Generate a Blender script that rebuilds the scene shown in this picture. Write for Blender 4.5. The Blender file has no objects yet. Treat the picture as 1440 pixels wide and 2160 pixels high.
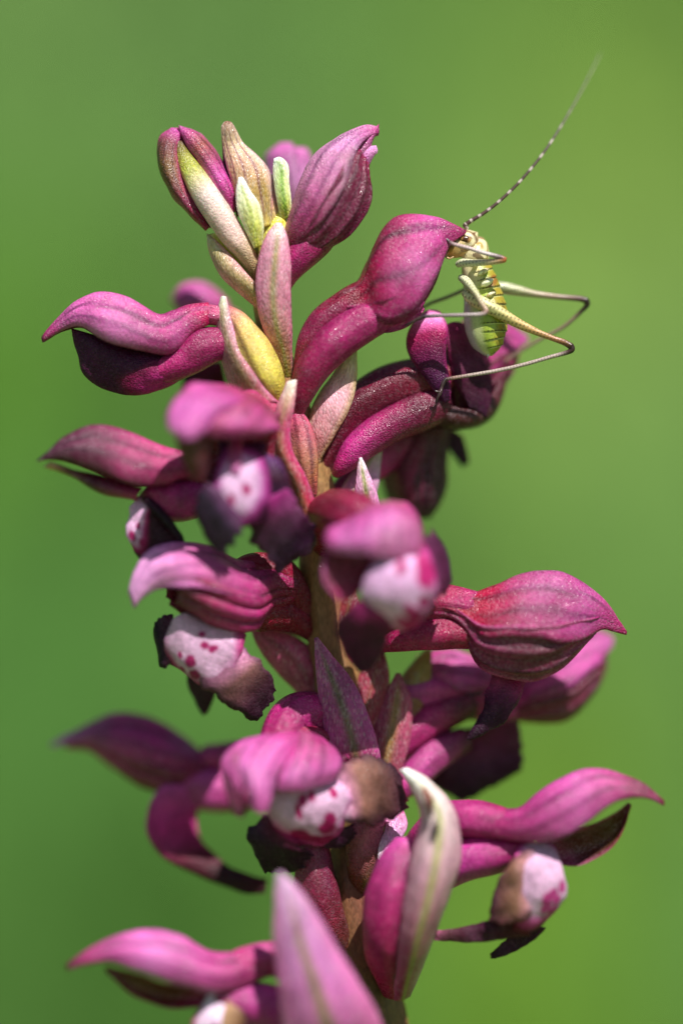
import bpy, math, random
import numpy as np
from mathutils import Vector, kdtree

# ------------------------------------------------------------------ camera, light, exposure
sc = bpy.context.scene
WMM = 38.0                    # width of the focal plane in mm
DMM = 200.0                   # lens to focal plane in mm
U = WMM * 1e-3 / 1440.0       # one photo pixel on the focal plane, in metres
D = DMM * 1e-3 / U            # the same distance in pixel units

cam = bpy.data.cameras.new('camera')
cam_o = bpy.data.objects.new('camera', cam)
sc.collection.objects.link(cam_o)
cam_o.location = (0, -DMM * 1e-3, 0)
cam_o.rotation_euler = (math.radians(90), 0, 0)
cam.sensor_fit = 'HORIZONTAL'
cam.sensor_width = 24.0
cam.lens = 24.0 * DMM / WMM
cam.clip_start = 0.005
cam.clip_end = 60
cam.dof.use_dof = True
cam.dof.focus_distance = DMM * 1e-3 - 0.0002
cam.dof.aperture_fstop = 6.0
sc.camera = cam_o

SUN = Vector((0.25, -0.53, 0.81)).normalized()      # towards the sun
w = bpy.data.worlds.new('World'); sc.world = w; w.use_nodes = True
nt = w.node_tree; nt.nodes.clear()
sky = nt.nodes.new('ShaderNodeTexSky'); sky.sky_type = 'NISHITA'; sky.sun_disc = False
sky.sun_elevation = math.asin(SUN.z); sky.sun_rotation = math.atan2(SUN.x, SUN.y)
bg = nt.nodes.new('ShaderNodeBackground'); bg.inputs[1].default_value = 0.055
wo = nt.nodes.new('ShaderNodeOutputWorld')
nt.links.new(sky.outputs[0], bg.inputs[0]); nt.links.new(bg.outputs[0], wo.inputs[0])
sl = bpy.data.lights.new('sun', 'SUN'); sl.energy = 4.6; sl.angle = math.radians(0.5); sl.color = (1.0, 0.96, 0.90)
so = bpy.data.objects.new('sun', sl); sc.collection.objects.link(so)
so.rotation_euler = (-SUN).to_track_quat('-Z', 'Y').to_euler(); so.location = SUN * 2
sc.view_settings.view_transform = 'Standard'; sc.view_settings.look = 'None'
sc.view_settings.exposure = 0.30; sc.view_settings.gamma = 1.0; sc.view_settings.use_curve_mapping = False
sc.render.engine = 'CYCLES'
sc.cycles.use_denoising = True
sc.cycles.max_bounces = 8; sc.cycles.transparent_max_bounces = 8
sc.cycles.sample_clamp_indirect = 6.0

# ------------------------------------------------------------------ helpers
rng = np.random.default_rng(7)

def s2l(c):
    c = np.asarray(c, float) / 255.0
    return np.where(c <= 0.04045, c / 12.92, ((c + 0.055) / 1.055) ** 2.4)

ZOFF = [0.0]                  # moves a whole flower nearer or farther
def P(x, y, z=0.0):
    """photo pixel + depth behind the focal plane (pixel units) -> world point in pixel units"""
    z = z + ZOFF[0]
    k = (D + z) / D
    return np.array([(x - 720.0) * k, z, (1080.0 - y) * k])

def spline(a, n):
    """Catmull-Rom through the rows of a, n samples, chord-length parameter"""
    a = np.asarray(a, float)
    if len(a) == 2:
        t = np.linspace(0, 1, n)[:, None]
        return a[0] * (1 - t) + a[1] * t
    seg = np.sqrt(np.maximum(((a[1:, :3] - a[:-1, :3]) ** 2).sum(1), 1e-6)) ** 0.75
    t = np.concatenate([[0], np.cumsum(seg)])
    m = np.zeros_like(a)
    m[1:-1] = (a[2:] - a[:-2]) / (t[2:] - t[:-2])[:, None]
    m[0] = (a[1] - a[0]) / (t[1] - t[0]); m[-1] = (a[-1] - a[-2]) / (t[-1] - t[-2])
    x = np.linspace(0, t[-1], n)
    i = np.clip(np.searchsorted(t, x, side='right') - 1, 0, len(a) - 2)
    h = (t[i + 1] - t[i])[:, None]; s = ((x - t[i]) / (t[i + 1] - t[i]))[:, None]
    h00 = 2 * s**3 - 3 * s**2 + 1; h10 = s**3 - 2 * s**2 + s; h01 = -2 * s**3 + 3 * s**2; h11 = s**3 - s**2
    return h00 * a[i] + h10 * h * m[i] + h01 * a[i + 1] + h11 * h * m[i + 1]

def unit(v):
    return v / np.maximum(np.linalg.norm(v, axis=-1, keepdims=True), 1e-9)

def lump(pts, seed, freq, amp):
    """smooth pseudo noise of the position (n,3) -> scalar"""
    r = np.random.default_rng(seed)
    o = np.zeros(pts.shape[:-1])
    for k in range(5):
        d = r.normal(size=3); d /= np.linalg.norm(d)
        o += np.sin((pts @ d) * freq * (0.6 + 0.35 * k) + r.uniform(0, 6.28)) / (1 + 0.35 * k)
    return o * amp / 2.2

def smooth(a, b, x):
    t = np.clip((x - a) / (b - a), 0, 1)
    return t * t * (3 - 2 * t)

def mix(a, b, w):
    return a * (1 - w[..., None]) + b * w[..., None]

DEEP = {'petal': 1.34, 'ovary_skin': 1.4, 'velvet_lip': 1.25, 'bract_skin': 1.2}     # pigment density
def link(name, verts, faces, cols, m, parent=None):
    me = bpy.data.meshes.new(name)
    me.from_pydata([tuple(v) for v in (np.asarray(verts) * U)], [], [tuple(int(q) for q in f) for f in faces])
    if m.name in DEEP:
        cols = np.clip(cols, 0.001, 0.95) ** DEEP[m.name] * np.array([1.14, 1.22, 1.14])
        if m.name != 'bract_skin':      # anthocyanin turns bluer the denser it is
            cols[:, 2] *= 1 + .30 * np.clip(1.3 * (1 - cols[:, 1] / np.maximum(cols[:, 0], 1e-4)), 0, 1)
    ca = me.color_attributes.new('col', 'FLOAT_COLOR', 'POINT')
    c4 = np.ones((len(verts), 4), np.float32); c4[:, :3] = np.clip(cols, 0.001, 0.95)
    ca.data.foreach_set('color', c4.ravel())
    me.polygons.foreach_set('use_smooth', [True] * len(me.polygons))
    me.materials.append(m)
    o = bpy.data.objects.new(name, me)
    sc.collection.objects.link(o)
    if parent is not None:
        o.parent = parent
    return o

def quads(nu, nv, off=0, wrap=False, flip=False):
    f = []
    for i in range(nu - 1):
        for j in range(nv if wrap else nv - 1):
            a = off + i * nv + j; b = off + i * nv + (j + 1) % nv
            q = (a, b, b + nv, a + nv)
            f.append(q[::-1] if flip else q)
    return f

def sheet(G, thick, C, Cb=None):
    """a grid (nu,nv,3) turned into a thin closed leaf; thickness fades to the rim"""
    nu, nv = G.shape[:2]
    du = np.gradient(G, axis=0); dv = np.gradient(G, axis=1)
    n = unit(np.cross(du, dv))
    u = np.linspace(0, 1, nu)[:, None]; v = np.linspace(-1, 1, nv)[None, :]
    e = np.minimum(np.minimum(1, (1 - np.abs(v)) * 5 + 0.25), np.minimum(1, (1 - u) * 6 + 0.25)) * np.ones((nu, nv))
    t = (thick * 0.5 * e)[..., None]
    V = np.concatenate([(G + n * t).reshape(-1, 3), (G - n * t).reshape(-1, 3)])
    k = nu * nv
    F = quads(nu, nv) + quads(nu, nv, k, flip=True)
    ring = [(0, j) for j in range(nv)] + [(i, nv - 1) for i in range(1, nu)] + [(nu - 1, j) for j in range(nv - 2, -1, -1)] + [(i, 0) for i in range(nu - 2, 0, -1)]
    idx = [i * nv + j for i, j in ring]
    for a, b in zip(idx, idx[1:] + idx[:1]):
        F.append((b, a, a + k, b + k))
    if Cb is None: Cb = C
    return V, F, np.concatenate([C.reshape(-1, 3), Cb.reshape(-1, 3)])

def grad(stops, u):
    us = [s[0] for s in stops]; cs = np.array([s2l(s[1]) for s in stops])
    return np.stack([np.interp(u, us, cs[:, k]) for k in range(3)], -1)

def sepal_cols(G, stops, veins=5, vdark=0.35, edge=None, ew=0.35, mott=0.14, top=None, seed=0, blotch=0.6):
    nu, nv = G.shape[:2]
    u = np.repeat(np.linspace(0, 1, nu)[:, None], nv, 1); v = np.repeat(np.linspace(-1, 1, nv)[None, :], nu, 0)
    c = grad(stops, u)
    if top is not None:
        c = mix(c, s2l(top[0]) * np.ones_like(c), np.exp(-(v / top[1]) ** 2) * top[2])
    if edge is not None:
        c = mix(c, s2l(edge) * np.ones_like(c), smooth(1 - ew, 1.0, np.abs(v)) * 0.8)
    if veins:
        vv = v + 0.03 * np.sin(u * 5 + seed)
        ph = vv * (veins + 1) / 2.0
        ln = np.exp(-(((ph - np.round(ph)) / 0.10) ** 2)) * smooth(0, .2, u) * smooth(1.0, .75, u)
        c = c * (1 - np.array([1.0, 1.3, .95]) * min(.75, vdark * 1.5) * ln[..., None] * .9)
        fine = (vv + 0.02 * np.sin(u * 9 + seed * 2)) * 13
        c = c * (1 - vdark * .35 * np.exp(-(((fine - np.round(fine)) / 0.16) ** 2)) * smooth(1.05, .8, u))[..., None]
    if blotch:
        b1 = smooth(.15, .9, lump(G, seed + 13, 0.022, 1.0) + lump(G, seed + 15, .09, .35))
        c = mix(c, c * np.array([.55, .62, .42]) + s2l((60, 34, 20)) * .25, b1 * blotch)
        b2 = smooth(.2, .9, lump(G, seed + 17, 0.026, 1.0) + lump(G, seed + 19, .1, .3))
        c = mix(c, c * .45 + s2l((232, 176, 206)) * .55, b2 * blotch * .5)
    c = c * (1 + lump(G, seed + 3, 0.05, mott) + lump(G, seed + 4, 0.16, mott * 0.6))[..., None]
    return c

# ------------------------------------------------------------------ materials
def material(name, rough=0.5, sss=0.25, bump=0.35, cell=9000, sheen=0.0, mott=0.25, stretch=(1, 1, 1), spec=0.5, glit=0.0, grain=0.25, pale=0.0, pale_col=(0.85, 0.62, 0.74, 1), rad=(0.0007, 0.00022, 0.0004)):
    m = bpy.data.materials.new(name); m.use_nodes = True
    t = m.node_tree; L = t.links.new
    b = t.nodes['Principled BSDF']
    a = t.nodes.new('ShaderNodeVertexColor'); a.layer_name = 'col'
    tc = t.nodes.new('ShaderNodeTexCoord')
    mp = t.nodes.new('ShaderNodeMapping'); mp.inputs['Scale'].default_value = stretch
    L(tc.outputs['Object'], mp.inputs[0])
    n1 = t.nodes.new('ShaderNodeTexNoise'); n1.inputs['Scale'].default_value = cell * 0.16; n1.inputs['Detail'].default_value = 3
    n1.inputs['Roughness'].default_value = 0.7
    L(mp.outputs[0], n1.inputs['Vector'])
    r1 = t.nodes.new('ShaderNodeMapRange'); r1.inputs[1].default_value = 0.25; r1.inputs[2].default_value = 0.75
    r1.inputs[3].default_value = 1 - mott; r1.inputs[4].default_value = 1 + mott
    L(n1.outputs['Fac'], r1.inputs[0])
    vm = t.nodes.new('ShaderNodeVectorMath'); vm.operation = 'SCALE'
    L(a.outputs['Color'], vm.inputs[0])
    L(vm.outputs[0], b.inputs['Base Color'])
    b.inputs['Roughness'].default_value = rough
    b.inputs['Specular IOR Level'].default_value = spec
    b.inputs['Subsurface Weight'].default_value = sss
    b.inputs['Subsurface Radius'].default_value = rad
    b.inputs['Subsurface Scale'].default_value = 1.0
    if not bump:
        L(r1.outputs[0], vm.inputs['Scale'])
        return m
    # papillae: rounded surface cells, each with its own gloss and tone; lighter tones paint in sparkle
    vo = t.nodes.new('ShaderNodeTexVoronoi'); vo.inputs['Scale'].default_value = cell; vo.feature = 'F1'
    L(mp.outputs[0], vo.inputs['Vector'])
    s = t.nodes.new('ShaderNodeSeparateColor'); L(vo.outputs['Color'], s.inputs[0])
    rg = t.nodes.new('ShaderNodeMapRange'); rg.inputs[3].default_value = 1 - grain; rg.inputs[4].default_value = 1 + grain
    L(s.outputs[1], rg.inputs[0])
    mu = t.nodes.new('ShaderNodeMath'); mu.operation = 'MULTIPLY'
    L(r1.outputs[0], mu.inputs[0]); L(rg.outputs[0], mu.inputs[1]); L(mu.outputs[0], vm.inputs['Scale'])
    if pale:
        rp = t.nodes.new('ShaderNodeMapRange'); rp.inputs[1].default_value = 0.62; rp.inputs[2].default_value = 1.0
        rp.inputs[3].default_value = 0.0; rp.inputs[4].default_value = pale
        L(s.outputs[2], rp.inputs[0])
        mx = t.nodes.new('ShaderNodeMix'); mx.data_type = 'RGBA'
        L(rp.outputs[0], mx.inputs['Factor']); L(vm.outputs[0], mx.inputs['A']); mx.inputs['B'].default_value = pale_col
        L(mx.outputs['Result'], b.inputs['Base Color'])
    ad = t.nodes.new('ShaderNodeMath'); ad.operation = 'MULTIPLY'; ad.inputs[1].default_value = -1.0
    L(vo.outputs['Distance'], ad.inputs[0])
    bp = t.nodes.new('ShaderNodeBump'); bp.inputs['Strength'].default_value = bump; bp.inputs['Distance'].default_value = 0.00004
    L(ad.outputs[0], bp.inputs['Height']); L(bp.outputs[0], b.inputs['Normal'])
    if sheen:
        b.inputs['Sheen Weight'].default_value = sheen; b.inputs['Sheen Roughness'].default_value = 0.4
        b.inputs['Sheen Tint'].default_value = (0.8, 0.7, 1.0, 1)
    if glit:
        r2 = t.nodes.new('ShaderNodeMapRange'); r2.inputs[1].default_value = 1 - glit; r2.inputs[2].default_value = 1.0
        r2.inputs[3].default_value = rough; r2.inputs[4].default_value = 0.14
        L(s.outputs[0], r2.inputs[0]); L(r2.outputs[0], b.inputs['Roughness'])
    return m

M_PETAL = material('petal', rough=0.46, sss=0.22, bump=1.0, cell=11000, glit=0.4, spec=0.5, grain=.2, pale=.14, mott=.14)
M_OVARY = material('ovary_skin', rough=0.42, sss=0.22, bump=1.0, cell=11000, glit=0.4, spec=0.5, grain=.22, pale=.10, mott=.18)
M_LIP = material('velvet_lip', rough=0.5, sss=0.15, bump=0.95, cell=10000, sheen=0.02, mott=0.25, glit=0.22, spec=0.25, grain=.22, pale=.03)
M_BRACT = material('bract_skin', rough=0.42, sss=0.25, bump=1.0, cell=11000, stretch=(1, 1, 0.4), glit=0.45, mott=0.14, grain=.2, pale=.2, pale_col=(.85, .8, .74, 1), rad=(0.0006, 0.0004, 0.0003))
M_STEM = material('stem_skin', rough=0.5, sss=0.2, bump=0.5, cell=9000, stretch=(1, 1, 0.4), mott=0.15)
M_BODY = material('cricket_skin', rough=0.3, sss=0.1, bump=0.25, cell=20000, mott=0.12, grain=.12, rad=(0.0002, 0.0002, 0.0001))
M_FEEL = material('antenna_skin', rough=0.4, sss=0.0, bump=0.1, mott=0.1)
M_EYE = material('eye_facets', rough=0.22, sss=0.0, bump=0.1, cell=25000, mott=0.15)
M_GROUND = material('meadow_soil', rough=0.9, sss=0, bump=0, cell=200, mott=0.3)
M_GRASS = material('grass_blade', rough=0.7, sss=0, bump=0, cell=500, mott=0.15)

# ------------------------------------------------------------------ palette (albedo as sRGB)
PALE = (226, 160, 196); PINK = (205, 98, 158); ROSE = (190, 62, 128); MAG = (168, 34, 98); RED = (150, 18, 66); WINE = (112, 18, 54)
DARK = (78, 20, 56); INK = (50, 17, 42); BROWN = (104, 66, 56); UMBER = (120, 88, 62); WHITE = (226, 192, 208); LILAC = (214, 150, 205)
GREEN = (140, 156, 74); OLIVE = (122, 112, 60); YEL = (224, 212, 110); CREAM = (236, 220, 180); TAN = (196, 150, 120)

# ------------------------------------------------------------------ shape builders
def organic(G, seed, amp=2.5):
    n = unit(np.cross(np.gradient(G, axis=0), np.gradient(G, axis=1)))
    v = np.abs(np.linspace(-1, 1, G.shape[1]))[None, :]
    return G + n * (lump(G, seed, 0.028, amp * 1.2) + lump(G, seed + 9, 0.075, amp * 0.5) + lump(G, seed + 4, 0.15, amp * 0.18) + v ** 5 * lump(G, seed + 2, 0.06, amp * 1.2))[..., None]

def hood_frame(st, nu):
    T = np.array([P(*s[0:3]) for s in st]); B = np.array([P(*s[3:6]) for s in st]); W = np.array([[s[6]] for s in st])
    a = spline(np.concatenate([(T + B) / 2, (T - B) / 2, W], 1), nu)
    C, A, Wd = a[:, :3], a[:, 3:6], a[:, 6:7]
    t = np.gradient(C, axis=0)
    n = np.cross(t, A)
    k = n[nu // 2]
    if (k[1] > 0 if abs(k[1]) > 0.35 * np.linalg.norm(k) else k[0] < 0):
        n = -n
    n = unit(n)
    ker = np.ones(5) / 5
    for _ in range(2):
        n = unit(np.stack([np.convolve(np.pad(n[:, q], 2, 'edge'), ker, 'valid') for q in range(3)], -1))
    return C, A, n, np.maximum(Wd, 0.5)

SEED = [100]
def hood(fl, st, phd=1.4, dors=None, lat=None, latcols=None, nu=44, nv=36, u1=1.0, keel=0.07, flare=0.06, far=True, thick=5.0, crease=1.6, mat_=None, inner=None, far_cols=None):
    """dorsal hood sepal and the two lateral sepals; angle 0 = keel, pi = below"""
    SEED[0] += 11; sd = SEED[0]
    mat_ = mat_ or M_PETAL
    C, A, n, Wd = hood_frame(st, nu)
    out = []
    def piece(p0, p1, sc_, cols, name='sepal', um=1.0, fl_=flare, veins_amp=crease):
        k = max(4, int(nu * um))
        u = np.linspace(0, 1, nu)[:k, None]; v = np.linspace(0, 1, nv)[None, :]
        p0u = np.interp(u[:, 0], np.linspace(0, 1, len(p0)), p0)[:, None] if np.ndim(p0) else p0
        p1u = np.interp(u[:, 0], np.linspace(0, 1, len(p1)), p1)[:, None] if np.ndim(p1) else p1
        ph = p0u + (p1u - p0u) * v
        vv = 2 * v - 1
        edge = np.abs(vv) ** 8 * fl_ * np.sin(np.pi * np.clip(u, 0, 1)) ** 0.6
        kk = 1 + keel * np.exp(-(ph / 0.35) ** 2) + edge - 0.07 * np.exp(-((np.abs(ph) - .75) / .28) ** 2) * np.sin(np.pi * u)
        sx = np.sign(np.sin(ph)) * np.abs(np.sin(ph)) ** 0.9
        G = C[:k, None] + (A[:k, None] * np.cos(ph)[..., None] + n[:k, None] * Wd[:k, None] * sx[..., None]) * (kk * sc_)[..., None]
        G = organic(G, sd + len(out), 2.6)
        nn = unit(np.cross(np.gradient(G, axis=0), np.gradient(G, axis=1)))
        cw = np.abs(np.cos(vv * np.pi * 1.5 + 0.5 * np.sin(u * 4 + sd) + np.pi / 2 * 0))
        ridge = (cw ** .55 * 2 - 1.2) * np.sin(np.pi * u) ** .7 * veins_amp * 2.0
        G = G + nn * ridge[..., None]
        Cc = sepal_cols(G, seed=sd, **cols)
        Cc = Cc * (1 - .45 * np.exp(-(cw / .12) ** 2) * smooth(0, .25, u) * smooth(1, .8, u))[..., None]
        Cb = None
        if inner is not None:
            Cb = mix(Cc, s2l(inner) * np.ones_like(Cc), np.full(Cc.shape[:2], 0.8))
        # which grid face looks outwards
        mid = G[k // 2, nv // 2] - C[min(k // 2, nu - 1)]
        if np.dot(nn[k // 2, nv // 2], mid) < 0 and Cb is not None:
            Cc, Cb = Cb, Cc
        V, F, CC = sheet(G, thick, Cc, Cb)
        o = link(name, V, F, CC, mat_, fl); out.append(o); return o
    d = dors or dict(stops=[(0, MAG), (.5, PINK), (1, ROSE)])
    p = np.array(phd) if np.ndim(phd) else phd
    piece(-p, p, 1.0, d, um=u1)
    if lat:
        lc = latcols or d
        a0, a1 = lat[0], lat[1]; um = lat[2] if len(lat) > 2 else 0.92
        piece(a0, a1, 0.95, lc, um=um)
        if far:
            piece(-a0, -a1, 0.95, far_cols or lc, um=um)
    return out

def tube(st, nu=40, nv=20, ribs=0, rib=0.05, twist=0.0, flat=1.0, cols=None, seed=0, cap0=True, cap1=True, up=None, lumpy=0.05):
    """st: x,y,z,r -> closed lofted tube"""
    a = np.array([list(P(*s[:3])) + [s[3]] for s in st])
    a = spline(a, nu); C = a[:, :3]; R = np.maximum(a[:, 3], 0.3)
    t = unit(np.gradient(C, axis=0))
    ref = np.array(up if up is not None else (0, -1, 0.0), float)
    x = unit(ref - t[0] * np.dot(ref, t[0])); xs = []
    for i in range(nu):
        x = unit(x - t[i] * np.dot(x, t[i])); xs.append(x)
    X = np.array(xs); Y = np.cross(t, X)
    th = np.linspace(0, 2 * np.pi, nv, endpoint=False)[None, :]; u = np.linspace(0, 1, nu)[:, None]
    rr = R[:, None] * (1 + rib * (np.cos(ribs * th + twist * u) + .6 * np.cos((ribs - 2) * th - twist * .7 * u + 1))) if ribs else R[:, None] * (1 + .03 * np.cos(3 * th + 2 * u + seed) + .02 * np.cos(7 * th - u))
    G = C[:, None] + X[:, None] * (rr * np.cos(th))[..., None] + Y[:, None] * (rr * np.sin(th) * flat)[..., None]
    if lumpy:
        G = G + unit(G - C[:, None]) * (lump(G, seed, 0.05, 1.0) * rr * lumpy)[..., None]
    c = cols(np.repeat(u, nv, 1), np.repeat(th, nu, 0), G)
    V = G.reshape(-1, 3); F = quads(nu, nv, wrap=True); c = c.reshape(-1, 3)
    n0 = len(V)
    V = np.concatenate([V, [C[0] - t[0] * R[0] * (0.6 if cap0 else 0)], [C[-1] + t[-1] * R[-1] * (0.6 if cap1 else 0)]])
    c = np.concatenate([c, c[:1], c[-1:]])
    for j in range(nv):
        F.append((n0, (j + 1) % nv, j)); b = (nu - 1) * nv
        F.append((n0 + 1, b + j, b + (j + 1) % nv))
    return V, F, c

def tcols(stops, under=None, ua=0.6, ribs=0, rd=0.3, mott=0.12, seed=0, up=0.0):
    def f(u, th, G):
        c = grad(stops, u)
        if under is not None:
            c = mix(c, s2l(under) * np.ones_like(c), smooth(0.1, 0.9, -np.cos(th + up)) * ua)
        if ribs:
            c = c * (1 - rd * np.array([1., 1.15, 1.1]) * (np.clip(-np.cos(ribs * th + .5 * np.sin(u * 3)), 0, 1) ** 6)[..., None])
        st_ = np.sin(9 * th + 2.5 * u + seed) * .5 + np.sin(14 * th - 2 * u + seed * 2) * .5
        b1 = smooth(.1, .9, lump(G, seed + 8, .025, 1.) + lump(G, seed + 9, .1, .3))
        c = mix(c, c * np.array([.6, .7, .5]) + s2l((70, 44, 20)) * .12, b1 * .7)
        b2 = smooth(.2, .9, lump(G, seed + 18, .03, 1.) + lump(G, seed + 19, .1, .3))
        c = mix(c, c * .75 + s2l((214, 120, 186)) * .25, b2 * .6)
        return c * (1 + lump(G, seed, 0.06, mott) + lump(G, seed + 5, 0.2, mott) + st_ * .10)[..., None]
    return f

def ovary(fl, st, stops, name='ovary', ribs=6, rib=0.04, twist=2.5, m=None, lines=0, **k):
    SEED[0] += 7
    V, F, c = tube(st, ribs=ribs, rib=rib, twist=twist, cols=tcols(stops, seed=SEED[0], ribs=lines, rd=.55), seed=SEED[0], **k)
    return link(name, V, F, c, m or M_OVARY, fl)

def rails(L, C, R, nu=48, nv=32, edge=0.0, seed=0, lumpamp=2.0, tipround=True):
    l = spline([P(*p) for p in L], nu); c = spline([P(*p) for p in C], nu); r = spline([P(*p) for p in R], nu)
    v = np.linspace(-1, 1, nv)[None, :, None]
    G = l[:, None] * v * (v - 1) / 2 + c[:, None] * (1 - v * v) + r[:, None] * v * (v + 1) / 2
    if edge:
        u = np.linspace(0, 1, nu)[:, None]
        w_ = (np.abs(v[..., 0]) ** 4)
        jit = lump(np.stack([u[..., None] * np.ones((1, nv, 1)) * 150, v * np.ones((nu, 1, 1)) * 40, np.zeros((nu, nv, 1))], -1)[..., 0, :], seed, 0.22, 1.0)
        gu = np.stack([u * np.ones((1, nv)) * 150, np.sign(v[..., 0]) * np.ones((nu, 1)) * 30, np.zeros((nu, nv))], -1)
        jit = jit + lump(gu, seed + 6, 0.6, .3)
        G = G + (G - c[:, None]) * (jit * w_ * edge * 1.3)[..., None]
        # the far end is ragged too
        tdir = unit(G[-1] - G[-4])
        g2 = lump(np.stack([np.linspace(0, 120, nv), np.full(nv, 7.0), np.zeros(nv)], -1), seed + 2, 0.22, 1.0)
        G = G + (u[..., None] ** 8) * tdir[None] * (g2 * edge * 60)[None, :, None]
    return organic(G, seed, lumpamp)

def leaf(par, name, L, C, R, cols, thick=5.0, m=None, nu=48, nv=32, edge=0.0, lumpamp=2.0, back=None):
    SEED[0] += 5; sd = SEED[0]
    if name.startswith('lip'):
        f = .55 if name == 'lip' else .35
        L_ = spline(L, 9); R_ = spline(R, 9); C_ = spline(C, 9)
        C_[:, 2] = (L_[:, 2] + R_[:, 2]) / 2 + f * (C_[:, 2] - (L_[:, 2] + R_[:, 2]) / 2)
        L, C, R = L_, C_, R_; lumpamp = max(lumpamp, 5.0)
    G = rails(L, C, R, nu, nv, edge, sd, lumpamp)
    c = cols(G, sd) if callable(cols) else sepal_cols(G, seed=sd, **cols)
    cb = None
    if back is not None:
        cb = sepal_cols(G, seed=sd, **back)
    V, F, cc = sheet(G, thick, c, cb)
    return link(name, V, F, cc, m or M_PETAL, par)

def bract_cols(stops, rib=GREEN, rw=0.14, ra=0.8, edge=None, tip=None):
    def f(G, sd):
        nu, nv = G.shape[:2]
        u = np.repeat(np.linspace(0, 1, nu)[:, None], nv, 1); v = np.repeat(np.linspace(-1, 1, nv)[None, :], nu, 0)
        c = grad(stops, u)
        v2 = v + 0.04 * np.sin(u * 7 + sd)
        if edge is not None:
            c = mix(c, s2l(edge) * np.ones_like(c), smooth(.45, 1, np.abs(v)) * 0.7)
        c = mix(c, s2l(rib) * np.ones_like(c), np.exp(-(v2 / rw) ** 2) * ra * smooth(1.02, .8, u))
        for q in (-.55, .55):
            c = c * (1 - 0.18 * np.exp(-((v2 - q) / .05) ** 2))[..., None]
        return c * (1 + lump(G, sd, 0.05, .1) + lump(G, sd + 1, .2, .09))[..., None]
    return f

def bract(par, st, cup=0.45, roll=0.0, cols=None, name='bract', thick=6, **k):
    """st: x,y,z,halfwidth from tip (first) to base; cup>0 folds the rims away from the viewer"""
    a = np.array(st, float)
    t = np.gradient(a[:, :2], axis=0); t /= np.linalg.norm(t, axis=1, keepdims=True)
    s = np.stack([-t[:, 1], t[:, 0]], 1)
    cr, sr = math.cos(roll), math.sin(roll)
    L = [(x - sx * w_ * cr, y - sy * w_ * cr, z + cup * w_ - w_ * sr) for (x, y, z, w_), (sx, sy) in zip(a, s)]
    R = [(x + sx * w_ * cr, y + sy * w_ * cr, z + cup * w_ + w_ * sr) for (x, y, z, w_), (sx, sy) in zip(a, s)]
    C = [tuple(q[:3]) for q in a]
    return leaf(par, name, L[::-1], C[::-1], R[::-1], cols, thick=thick, m=M_BRACT, **k)

def lip_cols(white=(0.45, 0.0, 0.5, 0.75), spots=(), inner=WHITE, mid=ROSE, rim=DARK, tip=None, blotch=MAG):
    """pale centre with purple spots, darker rim; spots: (u,v,ru,rv)"""
    def f(G, sd):
        nu, nv = G.shape[:2]
        u = np.repeat(np.linspace(0, 1, nu)[:, None], nv, 1); v = np.repeat(np.linspace(-1, 1, nv)[None, :], nu, 0)
        d = np.sqrt(((u - white[0]) / white[2]) ** 2 + ((v - white[1]) / white[3]) ** 2) + lump(G, sd, 0.06, .12) + lump(G, sd + 2, .2, .05)
        c = mix(s2l(inner) * np.ones((nu, nv, 3)), s2l(mid) * np.ones((nu, nv, 3)), smooth(.65, 1.05, d))
        c = mix(c, s2l(rim) * np.ones((nu, nv, 3)), smooth(1.0, 1.3, d))
        for (a, b, ra, rb) in spots:
            q = np.sqrt(((u - a) / ra) ** 2 + ((v - b) / rb) ** 2) + lump(G, sd + 5, .25, .25)
            c = mix(c, s2l(blotch) * np.ones_like(c), smooth(1.55, 1.0, q) * .97)
        return c * (1 + lump(G, sd + 7, .15, .07))[..., None]
    return f

def lobe_cols(stops, mott=.22, **k):
    return dict(stops=stops, veins=0, mott=mott, blotch=.25, **k)

def empty(name, parent=None):
    o = bpy.data.objects.new(name, None); sc.collection.objects.link(o)
    o.empty_display_size = 0.002
    if parent is not None: o.parent = parent
    return o

# ------------------------------------------------------------------ meadow
def ground_z(y):
    return -0.20 + np.where(y > 0.35, (y - 0.35) * 1.05, 0.0)
def on_bank(px, py):
    """where the sight line through a photo pixel meets the bank"""
    k = (1080 - py) * U / 0.2
    yb = (0.2 * k + 0.5675) / (1.05 - k)
    return (px - 720) * U * (0.2 + yb) / 0.2, yb
PATCH = [(100, 100, 330, (104, 146, 78)), (-60, 780, 230, (88, 148, 6)), (0, 380, 260, (96, 146, 66)), (150, 1350, 380, (74, 130, 48)), (60, 2000, 420, (66, 118, 30)),
         (350, 1900, 330, (66, 120, 24)), (500, 150, 330, (102, 150, 78)), (850, 250, 300, (104, 152, 70)), (1250, 200, 330, (122, 166, 66)), (1300, 480, 280, (148, 186, 92)),
         (1150, 700, 260, (132, 172, 82)), (1440, 800, 240, (120, 164, 90)), (1200, 1100, 260, (110, 156, 70)), (1380, 1400, 230, (100, 150, 74)), (1200, 1600, 260, (112, 156, 28)),
         (1280, 1950, 260, (104, 152, 22)), (1480, 1900, 200, (84, 142, 84)), (1050, 2150, 260, (100, 148, 18)), (600, 1200, 300, (84, 134, 54))]
def ground_col(x, y):
    """patches of different plants in the meadow"""
    num = np.ones(x.shape + (3,)) * s2l((98, 144, 60)) * .05; den = np.full(x.shape, .05)
    for (px, py, r, col) in PATCH:
        cx, cy = on_bank(px, py); rr = r * U * (.2 + cy) / .2
        d2 = ((x - cx) ** 2 + ((y - cy) * 1.05) ** 2) / (rr * rr)
        w_ = np.exp(-d2 * 2.2); num += w_[..., None] * s2l(col); den += w_
    return num / den[..., None] ** 1.0 * np.array([.58, .57, .41])

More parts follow.
